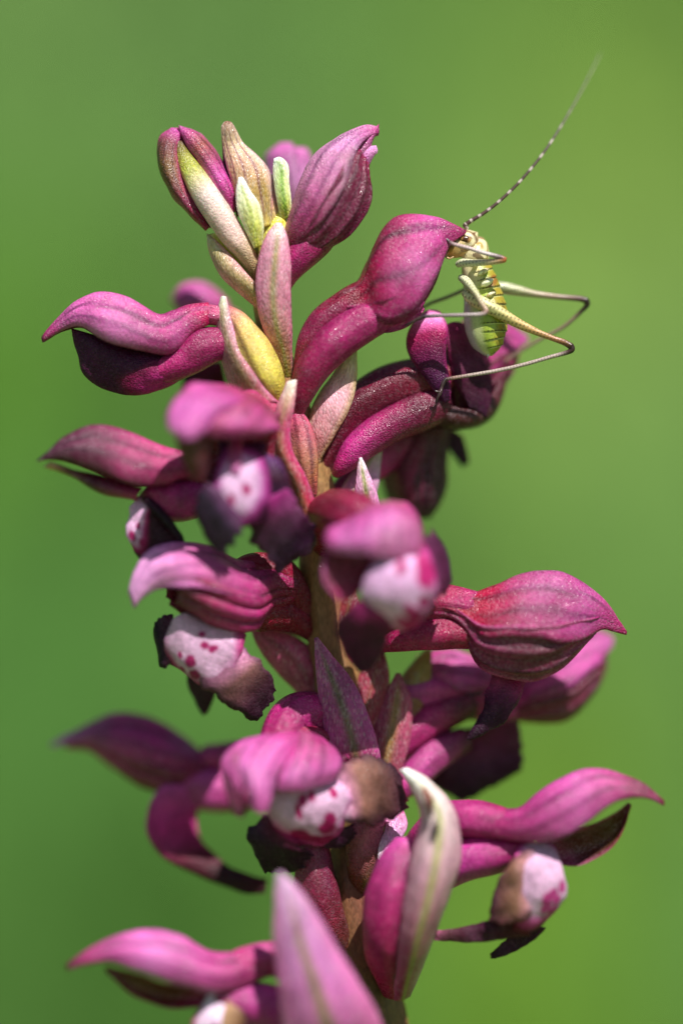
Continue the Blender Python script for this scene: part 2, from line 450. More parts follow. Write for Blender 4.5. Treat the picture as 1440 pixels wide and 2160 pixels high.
xs = np.concatenate([np.linspace(-3, -.32, 30), np.linspace(-.3, .3, 90), np.linspace(.32, 3, 30)]); ys = np.concatenate([np.linspace(-2.0, .3, 30), np.linspace(.32, .9, 110), np.linspace(.95, 3.6, 40)])
gx, gy = np.meshgrid(xs, ys, indexing='ij')
gz = ground_z(gy) + 0.012 * np.sin(gx * 9 + gy * 4) * np.sin(gy * 11 - gx * 3)
Gv = np.stack([gx, gy, gz], -1)
g = link('meadow_ground', Gv.reshape(-1, 3) / U, quads(len(xs), len(ys)), ground_col(gx, gy).reshape(-1, 3), M_GROUND)
g['kind'] = 'structure'; g['label'] = 'green meadow bank rising softly blurred behind the orchid'; g['category'] = 'ground'
nb = 26000
bx = rng.uniform(-.9, .9, nb); by = rng.uniform(.4, 2.2, nb)
bz = ground_z(by) + 0.012 * np.sin(bx * 9 + by * 4) * np.sin(by * 11 - bx * 3)
bc = ground_col(bx, by) * rng.uniform(.75, 1.3, nb)[:, None]
h = rng.uniform(.02, .07, nb); an = rng.uniform(0, 6.28, nb); ln = rng.uniform(-.5, .5, (nb, 2)) * h[:, None]
bw = rng.uniform(.001, .0025, nb)
base = np.stack([bx, by, bz - .004], -1); sd_ = np.stack([np.cos(an), np.sin(an), 0 * an], -1) * bw[:, None]
m1 = base + np.stack([ln[:, 0] * .3, ln[:, 1] * .3, h * .55], -1); tp = base + np.stack([ln[:, 0], ln[:, 1], h], -1)
bv = np.stack([base - sd_, base + sd_, m1 + sd_ * .8, m1 - sd_ * .8, tp], 1).reshape(-1, 3)
bf = []
for i in range(nb):
    q = i * 5
    bf += [(q, q + 1, q + 2, q + 3), (q + 3, q + 2, q + 4)]
gr = link('meadow_grass', bv / U, bf, np.repeat(bc, 5, 0), M_GRASS)
gr['kind'] = 'stuff'; gr['label'] = 'short green grass covering the blurred bank'; gr['category'] = 'grass'

# ------------------------------------------------------------------ orchid
orchid = empty('orchid')
orchid['label'] = 'purple-pink spotted orchid spike with hooded flowers and green-ribbed bracts'; orchid['category'] = 'orchid'
def stem_cols(u, th, G):
    c = grad([(0, (104, 110, 44)), (.55, (98, 88, 40)), (.75, (124, 96, 52)), (.93, (170, 150, 80)), (1, YEL)], u)  # lower stem tones darkened to paint in the shade among the flowers
    c = mix(c, s2l((150, 60, 80)) * np.ones_like(c), np.clip(lump(G, 5, .02, .5) + .15, 0, .5))
    return c * (1 - .10 * np.cos(th * 7) * np.sin(u * 9) ** 2)[..., None]
foot = -0.2 / U
V, F, c = tube([(1500, 1080 - foot + 0, 700, 90), (1150, 5200, 420, 86), (940, 3000, 200, 78), (810, 2300, 110, 74), (765, 2060, 95, 72), (745, 1850, 90, 66), (735, 1700, 85, 58), (725, 1500, 85, 50), (680, 1270, 80, 45), (668, 1060, 60, 40), (630, 900, 45, 36), (585, 760, 40, 32), (562, 620, 35, 30), (560, 520, 25, 22), (568, 465, 20, 10)], nu=150, nv=28, ribs=7, rib=.05, twist=3, cols=stem_cols)
link('stem', V, F, c, M_STEM, orchid)

PK = dict(stops=[(0, MAG), (.35, ROSE), (.7, PINK), (1, ROSE)], edge=MAG, ew=.12)
def flower(): return empty('flower', orchid)
def bud(): return empty('bud', orchid)

# --- A: half-open bud at the upper left, seen from below
A = bud()
ovary(A, [(540, 585, 20, 14), (524, 545, -2, 20), (490, 495, -14, 27), (450, 435, -18, 29), (415, 380, -12, 26), (388, 332, 5, 16), (376, 300, 15, 8)], [(0, (214, 176, 140)), (.3, (232, 200, 190)), (.6, (238, 214, 208)), (.78, (190, 190, 100)), (1, (110, 90, 60))], ribs=0)
leaf(A, 'sepal', [(434, 486, 20), (368, 418, 30), (334, 350, 35), (334, 292, 30), (362, 268, 20)], [(436, 484, -8), (384, 425, -22), (352, 365, -20), (350, 310, -5), (372, 272, 15)], [(442, 478, 0), (414, 428, -5), (388, 378, -5), (376, 325, 8), (380, 282, 18)], dict(stops=[(0, RED), (.3, (150, 60, 90)), (.6, (140, 110, 60)), (.85, (150, 90, 90)), (1, PINK)], edge=ROSE, ew=.5, veins=3), lumpamp=3)
leaf(A, 'sepal', [(486, 448, 0), (452, 402, -5), (422, 350, -5), (396, 312, 5), (380, 280, 18)], [(492, 448, -10), (478, 395, -22), (446, 338, -20), (412, 295, -5), (380, 272, 15)], [(494, 446, 20), (494, 400, 25), (466, 335, 30), (428, 285, 30), (376, 264, 20)], dict(stops=[(0, MAG), (.4, PINK), (.7, (170, 100, 90)), (1, PINK)], edge=PINK, ew=.5, veins=3), lumpamp=3)
leaf(A, 'sepal', [(440, 480, 25), (360, 400, 35), (340, 320, 35), (368, 268, 22)], [(465, 470, 40), (420, 390, 50), (390, 320, 50), (375, 268, 25)], [(490, 440, 25), (480, 370, 35), (430, 300, 35), (380, 266, 22)], dict(stops=[(0, WINE), (.5, (120, 60, 60)), (1, MAG)], veins=3))

# --- B, C, D: pale young buds and bracts crowded at the tip
B_ = bud()
leaf(B_, 'sepal', [(515, 470, 5), (494, 400, -5), (482, 350, 0), (470, 300, 10), (468, 268, 10), (474, 257, 8)], [(545, 480, -20), (525, 410, -28), (512, 355, -18), (490, 305, 0), (482, 270, 0), (480, 255, 5)], [(580, 470, 5), (575, 400, -5), (565, 352, 0), (515, 305, 10), (500, 280, 8), (488, 258, 8)], dict(stops=[(0, (200, 180, 90)), (.3, (170, 140, 80)), (.55, (214, 170, 150)), (.8, (206, 176, 150)), (1, (150, 110, 100))], edge=(226, 186, 190), ew=.35, veins=3, vdark=.45), thick=8, m=M_BRACT)
leaf(B_, 'sepal', [(500, 460, 22), (478, 380, 22), (469, 310, 22), (468, 265, 14)], [(505, 440, 12), (490, 370, 10), (478, 310, 10), (474, 262, 8)], [(510, 430, 15), (498, 370, 12), (488, 315, 10), (478, 262, 8)], dict(stops=[(0, WINE), (.5, DARK), (1, WINE)], veins=0), m=M_BRACT)
leaf(B_, 'sepal', [(560, 480, 10), (552, 420, 14), (560, 380, 14), (568, 366, 14)], [(575, 480, -4), (572, 430, -8), (572, 395, -2), (572, 366, 10)], [(600, 480, 15), (592, 430, 14), (585, 390, 15), (577, 368, 14)], dict(stops=[(0, YEL), (.5, (220, 150, 160)), (1, (230, 190, 190))], veins=3), m=M_BRACT)
bract(orchid, [(507, 373, -30, 3), (512, 400, -36, 14), (524, 435, -42, 24), (536, 475, -38, 20), (545, 520, -25, 9)], cup=.5, cols=bract_cols([(0, YEL), (.3, (220, 214, 130)), (.7, (238, 232, 200)), (1, (246, 244, 232))], rib=(176, 186, 70), ra=.6, edge=(245, 240, 225)))
bract(orchid, [(577, 339, -14, 4), (584, 340, -14, 10), (592, 352, -18, 16), (594, 385, -22, 16), (600, 425, -20, 15), (604, 460, -5, 12)], cup=.5, cols=bract_cols([(0, YEL), (.3, (200, 206, 130)), (.75, (214, 220, 180)), (1, (240, 240, 226))], rib=(110, 148, 40), rw=.25, edge=(232, 226, 220)))
bract(orchid, [(598, 440, 0, 4), (585, 470, -8, 20), (570, 510, -10, 26), (560, 560, 0, 20)], cup=.4, cols=bract_cols([(0, OLIVE), (.5, YEL), (1, (236, 214, 90))], rib=YEL))
# --- E: pale pink bud behind
E = bud()
hood(E, [(610, 470, 190, 640, 460, 190, 30), (575, 400, 190, 660, 390, 190, 45), (560, 330, 190, 652, 325, 190, 42), (590, 300, 190, 630, 302, 190, 15)], phd=1.9, dors=dict(stops=[(0, PALE), (.6, PALE), (1, PINK)], veins=4, vdark=.2), lat=(1.5, 3.0))

# --- G: right-hand bud at the top
G_ = bud()
hood(G_, [(600, 500, 5, 640, 545, 5, 26), (612, 455, 0, 690, 530, 0, 48), (636, 385, -5, 745, 492, -5, 62), (668, 325, -5, 779, 425, -5, 58), (712, 293, 0, 776, 370, 0, 38), (750, 275, 0, 780, 330, 0, 22), (776, 266, 0, 790, 308, 0, 13), (797, 268, 5, 797, 296, 5, 7)], phd=[1.5, 1.7, 1.75, 1.6, 1.5], dors=dict(stops=[(0, MAG), (.2, ROSE), (.45, (206, 130, 160)), (.75, PALE), (1, ROSE)], veins=5, vdark=.3, top=((224, 170, 190), .5, .5)), lat=(1.4, 2.9, .8), latcols=dict(stops=[(0, MAG), (.4, (160, 60, 110)), (.8, (150, 40, 90)), (1, MAG)], veins=4))
leaf(G_, 'sepal', [(740, 330, -5), (765, 300, -8), (785, 275, -5), (799, 260, 0)], [(748, 335, -14), (770, 310, -14), (786, 285, -10), (799, 268, 0)], [(760, 345, 0), (778, 315, 0), (786, 290, 0), (798, 285, 2)], dict(stops=[(0, PALE), (1, ROSE)], veins=0))
leaf(G_, 'sepal', [(745, 350, 0), (765, 325, -5), (780, 310, -5), (792, 306, 0)], [(752, 355, -10), (770, 332, -12), (785, 318, -8), (795, 315, 0)], [(768, 365, 0), (780, 340, 0), (788, 325, 0), (795, 322, 0)], dict(stops=[(0, PINK), (1, PALE)], veins=0))
ovary(G_, [(590, 620, 20, 16), (606, 580, 8, 24), (632, 540, 0, 34), (668, 505, 0, 36), (700, 480, 0, 25)], [(0, (190, 110, 120)), (.4, ROSE), (1, MAG)])

# --- H, I: bracts below the tip
bract(orchid, [(588, 470, -35, 5), (584, 500, -42, 21), (579, 560, -50, 35), (577, 625, -52, 37), (584, 690, -40, 31), (598, 745, -15, 20), (606, 800, 10, 14)], cup=.45, cols=bract_cols([(0, (150, 130, 60)), (.25, (186, 130, 120)), (.5, (206, 138, 160)), (.8, (214, 150, 176)), (1, (240, 216, 214))], rib=(140, 142, 66), rw=.2, ra=.75, edge=(206, 120, 158)), nu=64)
leaf(orchid, 'bract', [(556, 660, 10), (512, 628, 0), (468, 586, 0), (444, 540, 5), (437, 492, 10)], [(556, 640, -12), (525, 605, -26), (485, 570, -26), (455, 530, -10), (438, 494, 10)], [(552, 610, -8), (536, 590, -18), (508, 560, -15), (470, 520, -5), (440, 494, 12)], bract_cols([(0, (160, 130, 80)), (.5, (196, 150, 150)), (1, (206, 190, 150))], rib=(166, 160, 90), rw=.5, ra=.5, edge=(206, 140, 160)), m=M_BRACT, thick=7)
leaf(orchid, 'bract', [(556, 640, 15), (525, 600, 10), (480, 550, 15), (440, 494, 14)], [(560, 600, 25), (535, 560, 25), (490, 530, 25), (445, 492, 16)], [(575, 580, 5), (556, 545, 5), (510, 510, 10), (450, 490, 14)], bract_cols([(0, YEL), (.6, (230, 216, 120)), (1, (220, 210, 150))], rib=YEL), m=M_BRACT)

# --- J: folded bract with striped yellow-green ovary inside
Jf = flower()
ovary(Jf, [(470, 655, 5, 16), (500, 680, -5, 26), (530, 730, -22, 38), (556, 785, -25, 38), (580, 835, -5, 26), (592, 870, 10, 15)], [(0, (214, 130, 140)), (.25, (224, 190, 130)), (.6, (226, 208, 116)), (1, (200, 180, 90))], ribs=7, rib=.05, twist=0, lines=9)
leaf(orchid, 'bract', [(515, 850, -5), (484, 815, 0), (464, 750, 0), (459, 680, -2), (469, 627, -5)], [(545, 848, -50), (515, 790, -56), (486, 730, -40), (470, 672, -25), (471, 625, -8)], [(585, 850, -42), (545, 800, -50), (514, 745, -38), (489, 680, -25), (475, 627, -8)], bract_cols([(0, (170, 80, 96)), (.35, (196, 120, 146)), (.7, (206, 150, 170)), (1, (236, 230, 206))], rib=(150, 146, 80), rw=.35, ra=.6, edge=(206, 130, 170)), m=M_BRACT, thick=7, nu=60)
# --- K: hooded flower pointing left
K = Jf
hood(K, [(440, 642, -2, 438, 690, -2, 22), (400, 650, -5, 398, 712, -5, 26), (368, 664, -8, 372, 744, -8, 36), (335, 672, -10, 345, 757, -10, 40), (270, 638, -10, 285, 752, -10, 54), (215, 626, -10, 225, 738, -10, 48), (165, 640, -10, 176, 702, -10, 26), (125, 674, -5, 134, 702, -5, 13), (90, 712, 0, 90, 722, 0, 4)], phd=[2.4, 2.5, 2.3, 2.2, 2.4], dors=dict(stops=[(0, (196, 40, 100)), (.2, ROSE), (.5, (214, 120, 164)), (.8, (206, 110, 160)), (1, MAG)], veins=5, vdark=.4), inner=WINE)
leaf(K, 'lip', [(395, 735, 0), (340, 745, 0), (270, 735, -2), (200, 705, -5), (150, 690, -5)], [(400, 768, -34), (340, 785, -42), (270, 780, -42), (205, 750, -30), (150, 700, -8)], [(395, 790, 5), (335, 818, 5), (262, 832, 5), (185, 800, 5), (150, 712, -2)], lip_cols(white=(0, .6, .4, 1.2), inner=ROSE, mid=(130, 34, 76), rim=(88, 32, 68)), m=M_LIP, thick=8)
ovary(K, [(505, 690, 30, 14), (465, 668, 0, 20), (420, 664, -8, 21), (375, 680, -8, 20), (330, 695, -5, 16)], [(0, (200, 150, 110)), (.3, (206, 116, 140)), (.6, ROSE), (1, MAG)])
ovary(K, [(510, 735, 25, 14), (475, 725, 5, 34), (430, 732, -2, 42), (385, 762, -5, 36), (320, 792, 0, 26), (270, 805, 0, 14)], [(0, MAG), (.3, (190, 60, 130)), (.7, (186, 56, 120)), (1, WINE)], name='spur', ribs=0)
# --- L: far pink bud behind, with dark pieces under it
Lb = flower()
hood(Lb, [(480, 640, 260, 480, 680, 260, 20), (430, 605, 260, 435, 680, 260, 40), (385, 605, 260, 390, 665, 260, 34), (360, 632, 260, 362, 645, 260, 8)], phd=1.8, dors=dict(stops=[(0, ROSE), (.5, PINK), (1, PINK)]), lat=(1.5, 2.9))
leaf(Lb, 'lip', [(470, 760, 210), (430, 765, 220), (380, 790, 230)], [(475, 785, 200), (435, 800, 200), (385, 805, 220)], [(480, 820, 215), (440, 840, 215), (385, 830, 230)], lobe_cols([(0, WINE), (.5, WINE), (1, INK)]), m=M_LIP)
ovary(Lb, [(560, 740, 70, 16), (500, 690, 180, 30), (460, 660, 255, 22)], [(0, MAG), (1, ROSE)])

# --- M: flower facing the viewer, left of the axis
Mf = flower()
leaf(Mf, 'sepal', [(480, 812, -120), (405, 812, -200), (352, 862, -255), (350, 902, -278), (375, 924, -285)], [(505, 828, -160), (455, 842, -245), (412, 872, -290), (395, 905, -302), (395, 928, -296)], [(525, 838, -150), (492, 855, -215), (455, 885, -250), (438, 908, -272), (420, 922, -285)], dict(stops=[(0, MAG), (.25, (200, 90, 150)), (.6, (214, 120, 174)), (1, PINK)], veins=3, vdark=.25, edge=MAG, ew=.15), lumpamp=4)
leaf(Mf, 'sepal', [(520, 830, -140), (482, 850, -205), (446, 888, -248), (434, 916, -255)], [(548, 842, -135), (525, 862, -215), (505, 895, -255), (495, 922, -250)], [(578, 862, -90), (590, 888, -130), (596, 906, -160), (560, 918, -195)], dict(stops=[(0, MAG), (.3, (190, 70, 130)), (.7, (206, 104, 158)), (1, ROSE)], veins=3, vdark=.25, edge=ROSE, ew=.2), lumpamp=4)
leaf(Mf, 'sepal', [(440, 880, -200), (375, 905, -240), (378, 950, -235), (398, 995, -220), (416, 1012, -210)], [(445, 890, -215), (412, 915, -255), (412, 955, -250), (414, 990, -232), (420, 1013, -212)], [(450, 900, -180), (446, 920, -200), (444, 955, -205), (434, 992, -205), (424, 1012, -208)], dict(stops=[(0, WINE), (.5, (112, 52, 40)), (1, RED)], veins=3))
leaf(Mf, 'sepal', [(425, 870, -120), (495, 870, -130), (590, 870, -100)], [(425, 950, -90), (495, 955, -80), (580, 945, -70)], [(440, 1020, -110), (500, 1020, -105), (580, 1005, -80)], dict(stops=[(0, WINE), (.5, RED), (1, RED)], veins=3))
ovary(Mf, [(500, 900, -130, 16), (498, 945, -165, 14), (497, 985, -190, 12), (497, 1000, -195, 8)], [(0, RED), (.5, MAG), (1, (214, 140, 180))], name='column', ribs=3, rib=.1)
ovary(Mf, [(640, 960, 30, 16), (590, 890, -15, 30), (540, 860, -40, 36), (495, 865, -90, 34)], [(0, (200, 150, 110)), (.4, (206, 110, 130)), (1, MAG)])
leaf(Mf, 'lip', [(462, 930, -130), (460, 980, -170), (448, 1030, -190), (446, 1090, -170)], [(505, 935, -140), (505, 985, -200), (500, 1045, -220), (505, 1110, -190)], [(560, 930, -120), (566, 980, -150), (570, 1040, -160), (575, 1100, -140)], lip_cols(white=(.5, 0, .42, .85), inner=(220, 176, 202), mid=(170, 60, 130), rim=DARK, spots=[(.3, -.3, .06, .1), (.6, .3, .05, .12), (.72, -.2, .05, .1)]), m=M_LIP, edge=.05)
leaf(Mf, 'lip_lobe', [(470, 1030, -190), (440, 1030, -200), (415, 1050, -185), (412, 1085, -170)], [(500, 1070, -195), (470, 1085, -210), (445, 1110, -195), (435, 1135, -180)], [(515, 1090, -175), (508, 1120, -185), (490, 1155, -175), (455, 1167, -170)], lobe_cols([(0, (130, 70, 110)), (.4, (70, 50, 70)), (1, INK)], .3), m=M_LIP, edge=.12, thick=8)
leaf(Mf, 'lip_lobe', [(520, 1060, -170), (525, 1110, -140), (550, 1160, -110), (590, 1205, -85)], [(560, 1050, -170), (580, 1090, -150), (610, 1130, -120), (635, 1175, -85)], [(600, 1030, -140), (635, 1075, -120), (665, 1115, -95), (668, 1150, -75)], lobe_cols([(0, (150, 50, 110)), (.35, (84, 24, 58)), (.7, INK), (1, (76, 40, 70))], .3), m=M_LIP, edge=.10, thick=9)
leaf(Mf, 'lip_lobe', [(560, 960, -150), (565, 1000, -160), (568, 1050, -150)], [(580, 965, -150), (590, 1005, -160), (590, 1055, -150)], [(592, 975, -130), (612, 1010, -135), (618, 1060, -130)], lobe_cols([(0, (120, 70, 120)), (.5, DARK), (1, (84, 50, 90))], .3), m=M_LIP, edge=.08)

# --- N: left flower below, shade of the one above painted into its hood colours
N = flower()
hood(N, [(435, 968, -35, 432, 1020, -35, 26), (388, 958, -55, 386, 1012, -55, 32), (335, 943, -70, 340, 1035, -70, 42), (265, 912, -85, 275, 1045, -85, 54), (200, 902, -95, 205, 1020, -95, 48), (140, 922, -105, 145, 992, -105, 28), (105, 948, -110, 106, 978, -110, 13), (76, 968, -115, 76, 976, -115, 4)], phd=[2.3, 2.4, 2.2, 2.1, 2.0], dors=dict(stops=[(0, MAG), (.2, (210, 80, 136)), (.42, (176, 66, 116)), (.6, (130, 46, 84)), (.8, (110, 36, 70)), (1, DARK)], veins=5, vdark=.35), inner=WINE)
leaf(N, 'sepal', [(300, 1030, -80), (230, 1010, -90), (160, 990, -100), (110, 975, -105)], [(290, 1045, -100), (220, 1030, -108), (150, 1000, -112), (105, 975, -110)], [(290, 1055, -70), (215, 1040, -80), (150, 1005, -95), (92, 985, -108)], dict(stops=[(0, MAG), (.5, (100, 40, 60)), (.8, (150, 110, 80)), (1, (226, 180, 140))], veins=0))
ovary(N, [(640, 1080, 50, 16), (540, 1040, 10, 30), (470, 1010, -25, 38), (410, 995, -45, 32), (350, 985, -60, 24)], [(0, MAG), (.5, RED), (1, ROSE)])
ovary(N, [(480, 1040, -20, 28), (420, 1050, -40, 40), (360, 1055, -55, 42), (310, 1045, -65, 26)], [(0, MAG), (.4, (200, 80, 150)), (.7, (190, 60, 130)), (1, MAG)], name='spur', ribs=0)
leaf(N, 'lip', [(300, 1045, -60), (268, 1080, -70), (266, 1130, -75), (295, 1180, -70)], [(325, 1055, -90), (305, 1090, -100), (308, 1140, -100), (325, 1180, -85)], [(330, 1060, -75), (345, 1085, -80), (365, 1115, -85), (390, 1150, -80)], lip_cols(white=(.35, -.6, .45, .7), inner=(230, 180, 206), mid=MAG, rim=(66, 24, 44), spots=[(.6, -.6, .06, .14), (.45, -.3, .05, .1), (.7, -.2, .06, .12)]), m=M_LIP, edge=.05)
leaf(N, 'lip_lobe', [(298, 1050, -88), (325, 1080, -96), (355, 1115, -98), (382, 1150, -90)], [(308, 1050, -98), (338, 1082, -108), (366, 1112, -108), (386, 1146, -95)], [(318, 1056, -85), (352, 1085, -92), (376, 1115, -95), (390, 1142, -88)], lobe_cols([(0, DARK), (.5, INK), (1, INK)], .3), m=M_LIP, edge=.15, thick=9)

# --- O: lower left front flower with pale spotted lip
ZOFF[0] = 55
O = flower()
hood(O, [(610, 1195, -20, 600, 1280, -20, 40), (560, 1182, -55, 552, 1300, -55, 48), (500, 1190, -90, 520, 1338, -90, 62), (430, 1158, -125, 440, 1325, -125, 76), (370, 1150, -150, 378, 1285, -150, 60), (320, 1168, -165, 330, 1262, -165, 36), (288, 1210, -175, 300, 1272, -175, 20), (272, 1250, -180, 284, 1288, -180, 9)], phd=[1.6, 1.55, 1.6, 1.75, 2.2, 2.4], dors=dict(stops=[(0, MAG), (.25, ROSE), (.55, (212, 108, 158)), (.85, PALE), (1, PALE)], veins=5, vdark=.35), lat=(1.45, 2.9, .72), latcols=dict(stops=[(0, (190, 40, 100)), (.4, ROSE), (.8, (170, 50, 100)), (1, WINE)], veins=4), crease=3)
ovary(O, [(680, 1330, 60, 18), (625, 1260, 0, 36), (580, 1215, -35, 44), (530, 1210, -60, 42), (490, 1225, -80, 32)], [(0, WINE), (.4, RED), (.8, RED), (1, MAG)])
ovary(O, [(690, 1360, 50, 16), (630, 1310, 10, 32), (580, 1290, -20, 42), (540, 1295, -45, 38)], [(0, WINE), (.5, RED), (1, RED)], name='spur', ribs=0)
leaf(O, 'lip', [(430, 1300, -110), (385, 1295, -135), (358, 1320, -140), (350, 1370, -125), (362, 1400, -105)], [(485, 1320, -120), (450, 1345, -150), (420, 1375, -155), (405, 1410, -140), (400, 1428, -110)], [(520, 1340, -110), (510, 1375, -125), (490, 1415, -125), (470, 1450, -120), (440, 1455, -105)], lip_cols(white=(.42, -.1, .6, 1.25), inner=(216, 172, 194), mid=(180, 70, 120), rim=DARK, spots=[(.35, -.25, .035, .07), (.45, -.02, .045, .08), (.42, .22, .045, .08), (.72, -.45, .035, .06), (.72, -.1, .06, .12), (.85, .15, .06, .16), (.9, -.3, .04, .1)]), m=M_LIP, nu=72, nv=60, edge=.02)
leaf(O, 'lip_lobe', [(362, 1300, -100), (345, 1298, -105), (332, 1312, -100), (334, 1350, -95)], [(366, 1330, -120), (350, 1340, -118), (340, 1360, -112), (338, 1390, -100)], [(362, 1400, -110), (352, 1405, -110), (344, 1408, -105), (340, 1406, -98)], lobe_cols([(0, (110, 60, 80)), (.5, INK), (1, INK)], .3), m=M_LIP, edge=.10, thick=8)
leaf(O, 'lip_lobe', [(405, 1390, -120), (430, 1440, -120), (490, 1490, -100), (545, 1522, -80)], [(450, 1370, -145), (490, 1415, -145), (530, 1450, -120), (570, 1485, -90)], [(500, 1345, -110), (540, 1385, -110), (570, 1420, -95), (582, 1455, -78)], lobe_cols([(0, (216, 172, 194)), (.25, (196, 132, 158)), (.48, (128, 90, 84)), (.78, (78, 42, 54)), (1, (60, 30, 46))], .35, edge=(70, 34, 52), ew=.35), m=M_LIP, edge=.10, thick=9, nu=60)
leaf(O, 'lip_lobe', [(440, 1330, 0), (395, 1430, 40), (410, 1480, 60), (428, 1510, 70)], [(480, 1350, -10), (430, 1440, 25), (428, 1480, 45), (434, 1508, 65)], [(520, 1380, 10), (462, 1450, 40), (446, 1490, 60), (440, 1505, 70)], lobe_cols([(0, DARK), (1, INK)], .3), m=M_LIP)
leaf(orchid, 'bract', [(690, 1560, 60), (640, 1485, 45), (585, 1420, 30), (545, 1365, 20), (528, 1325, 20)], [(700, 1540, 35), (655, 1440, 15), (605, 1380, 5), (560, 1345, 10), (530, 1323, 20)], [(720, 1500, 50), (680, 1400, 40), (630, 1345, 30), (580, 1325, 22), (534, 1320, 20)], bract_cols([(0, (170, 80, 110)), (.5, (196, 96, 140)), (1, (200, 100, 140))], rib=(150, 70, 90), rw=.2), m=M_BRACT)

# --- P: pink bract with a yellowish ovary beside it
ZOFF[0] = 0
ovary(Mf, [(618, 860, 0, 10), (632, 900, -12, 24), (640, 955, -16, 30), (646, 1005, -6, 24), (655, 1045, 10, 14)], [(0, ROSE), (.3, (206, 120, 120)), (.6, (206, 160, 110)), (1, (196, 90, 100))], ribs=6, rib=.07, twist=0, lines=6)
leaf(orchid, 'bract', [(640, 1100, -25), (606, 1030, -25), (580, 970, -30), (570, 915, -40), (584, 860, -50), (607, 806, -52)], [(650, 1095, -50), (625, 1015, -68), (598, 960, -72), (590, 910, -72), (603, 855, -68), (616, 803, -55)], [(668, 1080, -30), (645, 1005, -50), (618, 955, -52), (611, 905, -58), (620, 850, -58), (624, 801, -52)], bract_cols([(0, (190, 60, 96)), (.45, (190, 56, 110)), (.7, (196, 80, 130)), (.85, (206, 160, 160)), (1, (236, 226, 214))], rib=(150, 130, 70), rw=.3, ra=.55, edge=(200, 90, 146)), m=M_BRACT, thick=7, nu=60)

# --- Q: main hood at the upper right, the cricket clings to its tip
Q = flower()
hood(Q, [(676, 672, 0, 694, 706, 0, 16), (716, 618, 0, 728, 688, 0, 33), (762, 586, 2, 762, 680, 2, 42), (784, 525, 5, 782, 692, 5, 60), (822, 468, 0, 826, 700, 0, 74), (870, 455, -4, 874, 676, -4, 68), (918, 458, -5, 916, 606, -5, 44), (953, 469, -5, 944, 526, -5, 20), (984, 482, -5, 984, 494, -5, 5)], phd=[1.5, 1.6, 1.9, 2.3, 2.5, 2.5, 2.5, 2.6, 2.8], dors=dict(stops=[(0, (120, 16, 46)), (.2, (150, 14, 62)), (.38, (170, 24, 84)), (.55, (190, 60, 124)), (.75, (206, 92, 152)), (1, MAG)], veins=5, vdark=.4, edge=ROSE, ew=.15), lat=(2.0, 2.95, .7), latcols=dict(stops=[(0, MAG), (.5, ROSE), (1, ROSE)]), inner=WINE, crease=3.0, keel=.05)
ovary(Q, [(622, 905, 25, 12), (636, 830, 5, 18), (646, 755, -2, 25), (672, 690, -4, 30), (720, 650, -4, 32), (775, 622, 0, 34), (815, 600, 0, 26)], [(0, (130, 40, 40)), (.3, (140, 36, 50)), (.6, (150, 20, 66)), (1, RED)], ribs=5, rib=.05, nu=56)
ovary(Q, [(620, 905, 12, 8), (632, 850, -15, 20), (655, 785, -26, 36), (705, 722, -28, 43), (765, 680, -18, 42), (815, 660, -8, 32), (850, 640, 0, 20)], [(0, RED), (.25, (176, 28, 96)), (.55, (170, 40, 110)), (1, ROSE)], name='spur', ribs=0, nu=56)
# --- R: pale bract to its right
bract(orchid, [(744, 733, 25, 8), (728, 790, 12, 26), (702, 850, 0, 36), (676, 910, 2, 32), (664, 965, 15, 16), (660, 1000, 30, 10)], cup=.4, roll=.15, cols=bract_cols([(0, (150, 120, 60)), (.3, (206, 140, 150)), (.65, (226, 168, 186)), (.9, (206, 186, 150)), (1, (170, 160, 110))], rib=(206, 150, 160), ra=.2, edge=(176, 156, 100)), nu=60)

# --- S: flower under the cricket, turned away
S = flower()
ovary(S, [(672, 1010, 60, 14), (700, 950, 55, 28), (745, 870, 55, 42), (815, 820, 60, 44), (890, 800, 75, 42), (950, 790, 85, 30)], [(0, (160, 90, 90)), (.2, (130, 30, 66)), (.6, (130, 20, 66)), (1, RED)], ribs=5, rib=.09)
ovary(S, [(706, 1002, 30, 9), (720, 985, 22, 19), (758, 942, 22, 32), (820, 898, 32, 38), (885, 868, 52, 42), (935, 850, 75, 34)], [(0, MAG), (.25, (196, 70, 140)), (.5, (170, 50, 110)), (.7, (140, 24, 80)), (1, (120, 20, 66))], name='spur', ribs=0)  # stops paint in a lit patch near the free end, then shade
leaf(S, 'sepal', [(870, 800, 80), (925, 838, 55), (985, 862, 60), (1035, 835, 95), (1062, 775, 130)], [(885, 850, 70), (935, 888, 55), (1000, 893, 70), (1048, 855, 105), (1070, 790, 140)], [(895, 880, 120), (945, 905, 120), (1010, 896, 125), (1052, 855, 145), (1074, 790, 160)], dict(stops=[(0, WINE), (.4, (140, 24, 76)), (1, ROSE)], veins=4, edge=(190, 60, 120), ew=.12), back=dict(stops=[(0, (70, 40, 20)), (1, WINE)], veins=0))
hood(S, [(930, 760, 130, 960, 880, 130, 40), (970, 690, 150, 1010, 870, 150, 56), (1015, 662, 170, 1045, 840, 170, 56), (1072, 682, 190, 1080, 780, 190, 36), (1112, 708, 205, 1110, 728, 205, 8)], phd=[1.9, 1.9, 1.8, 1.8], dors=dict(stops=[(0, WINE), (.4, (180, 60, 120)), (1, PINK)]), lat=(1.6, 3.0, .85), latcols=dict(stops=[(0, WINE), (1, MAG)]))
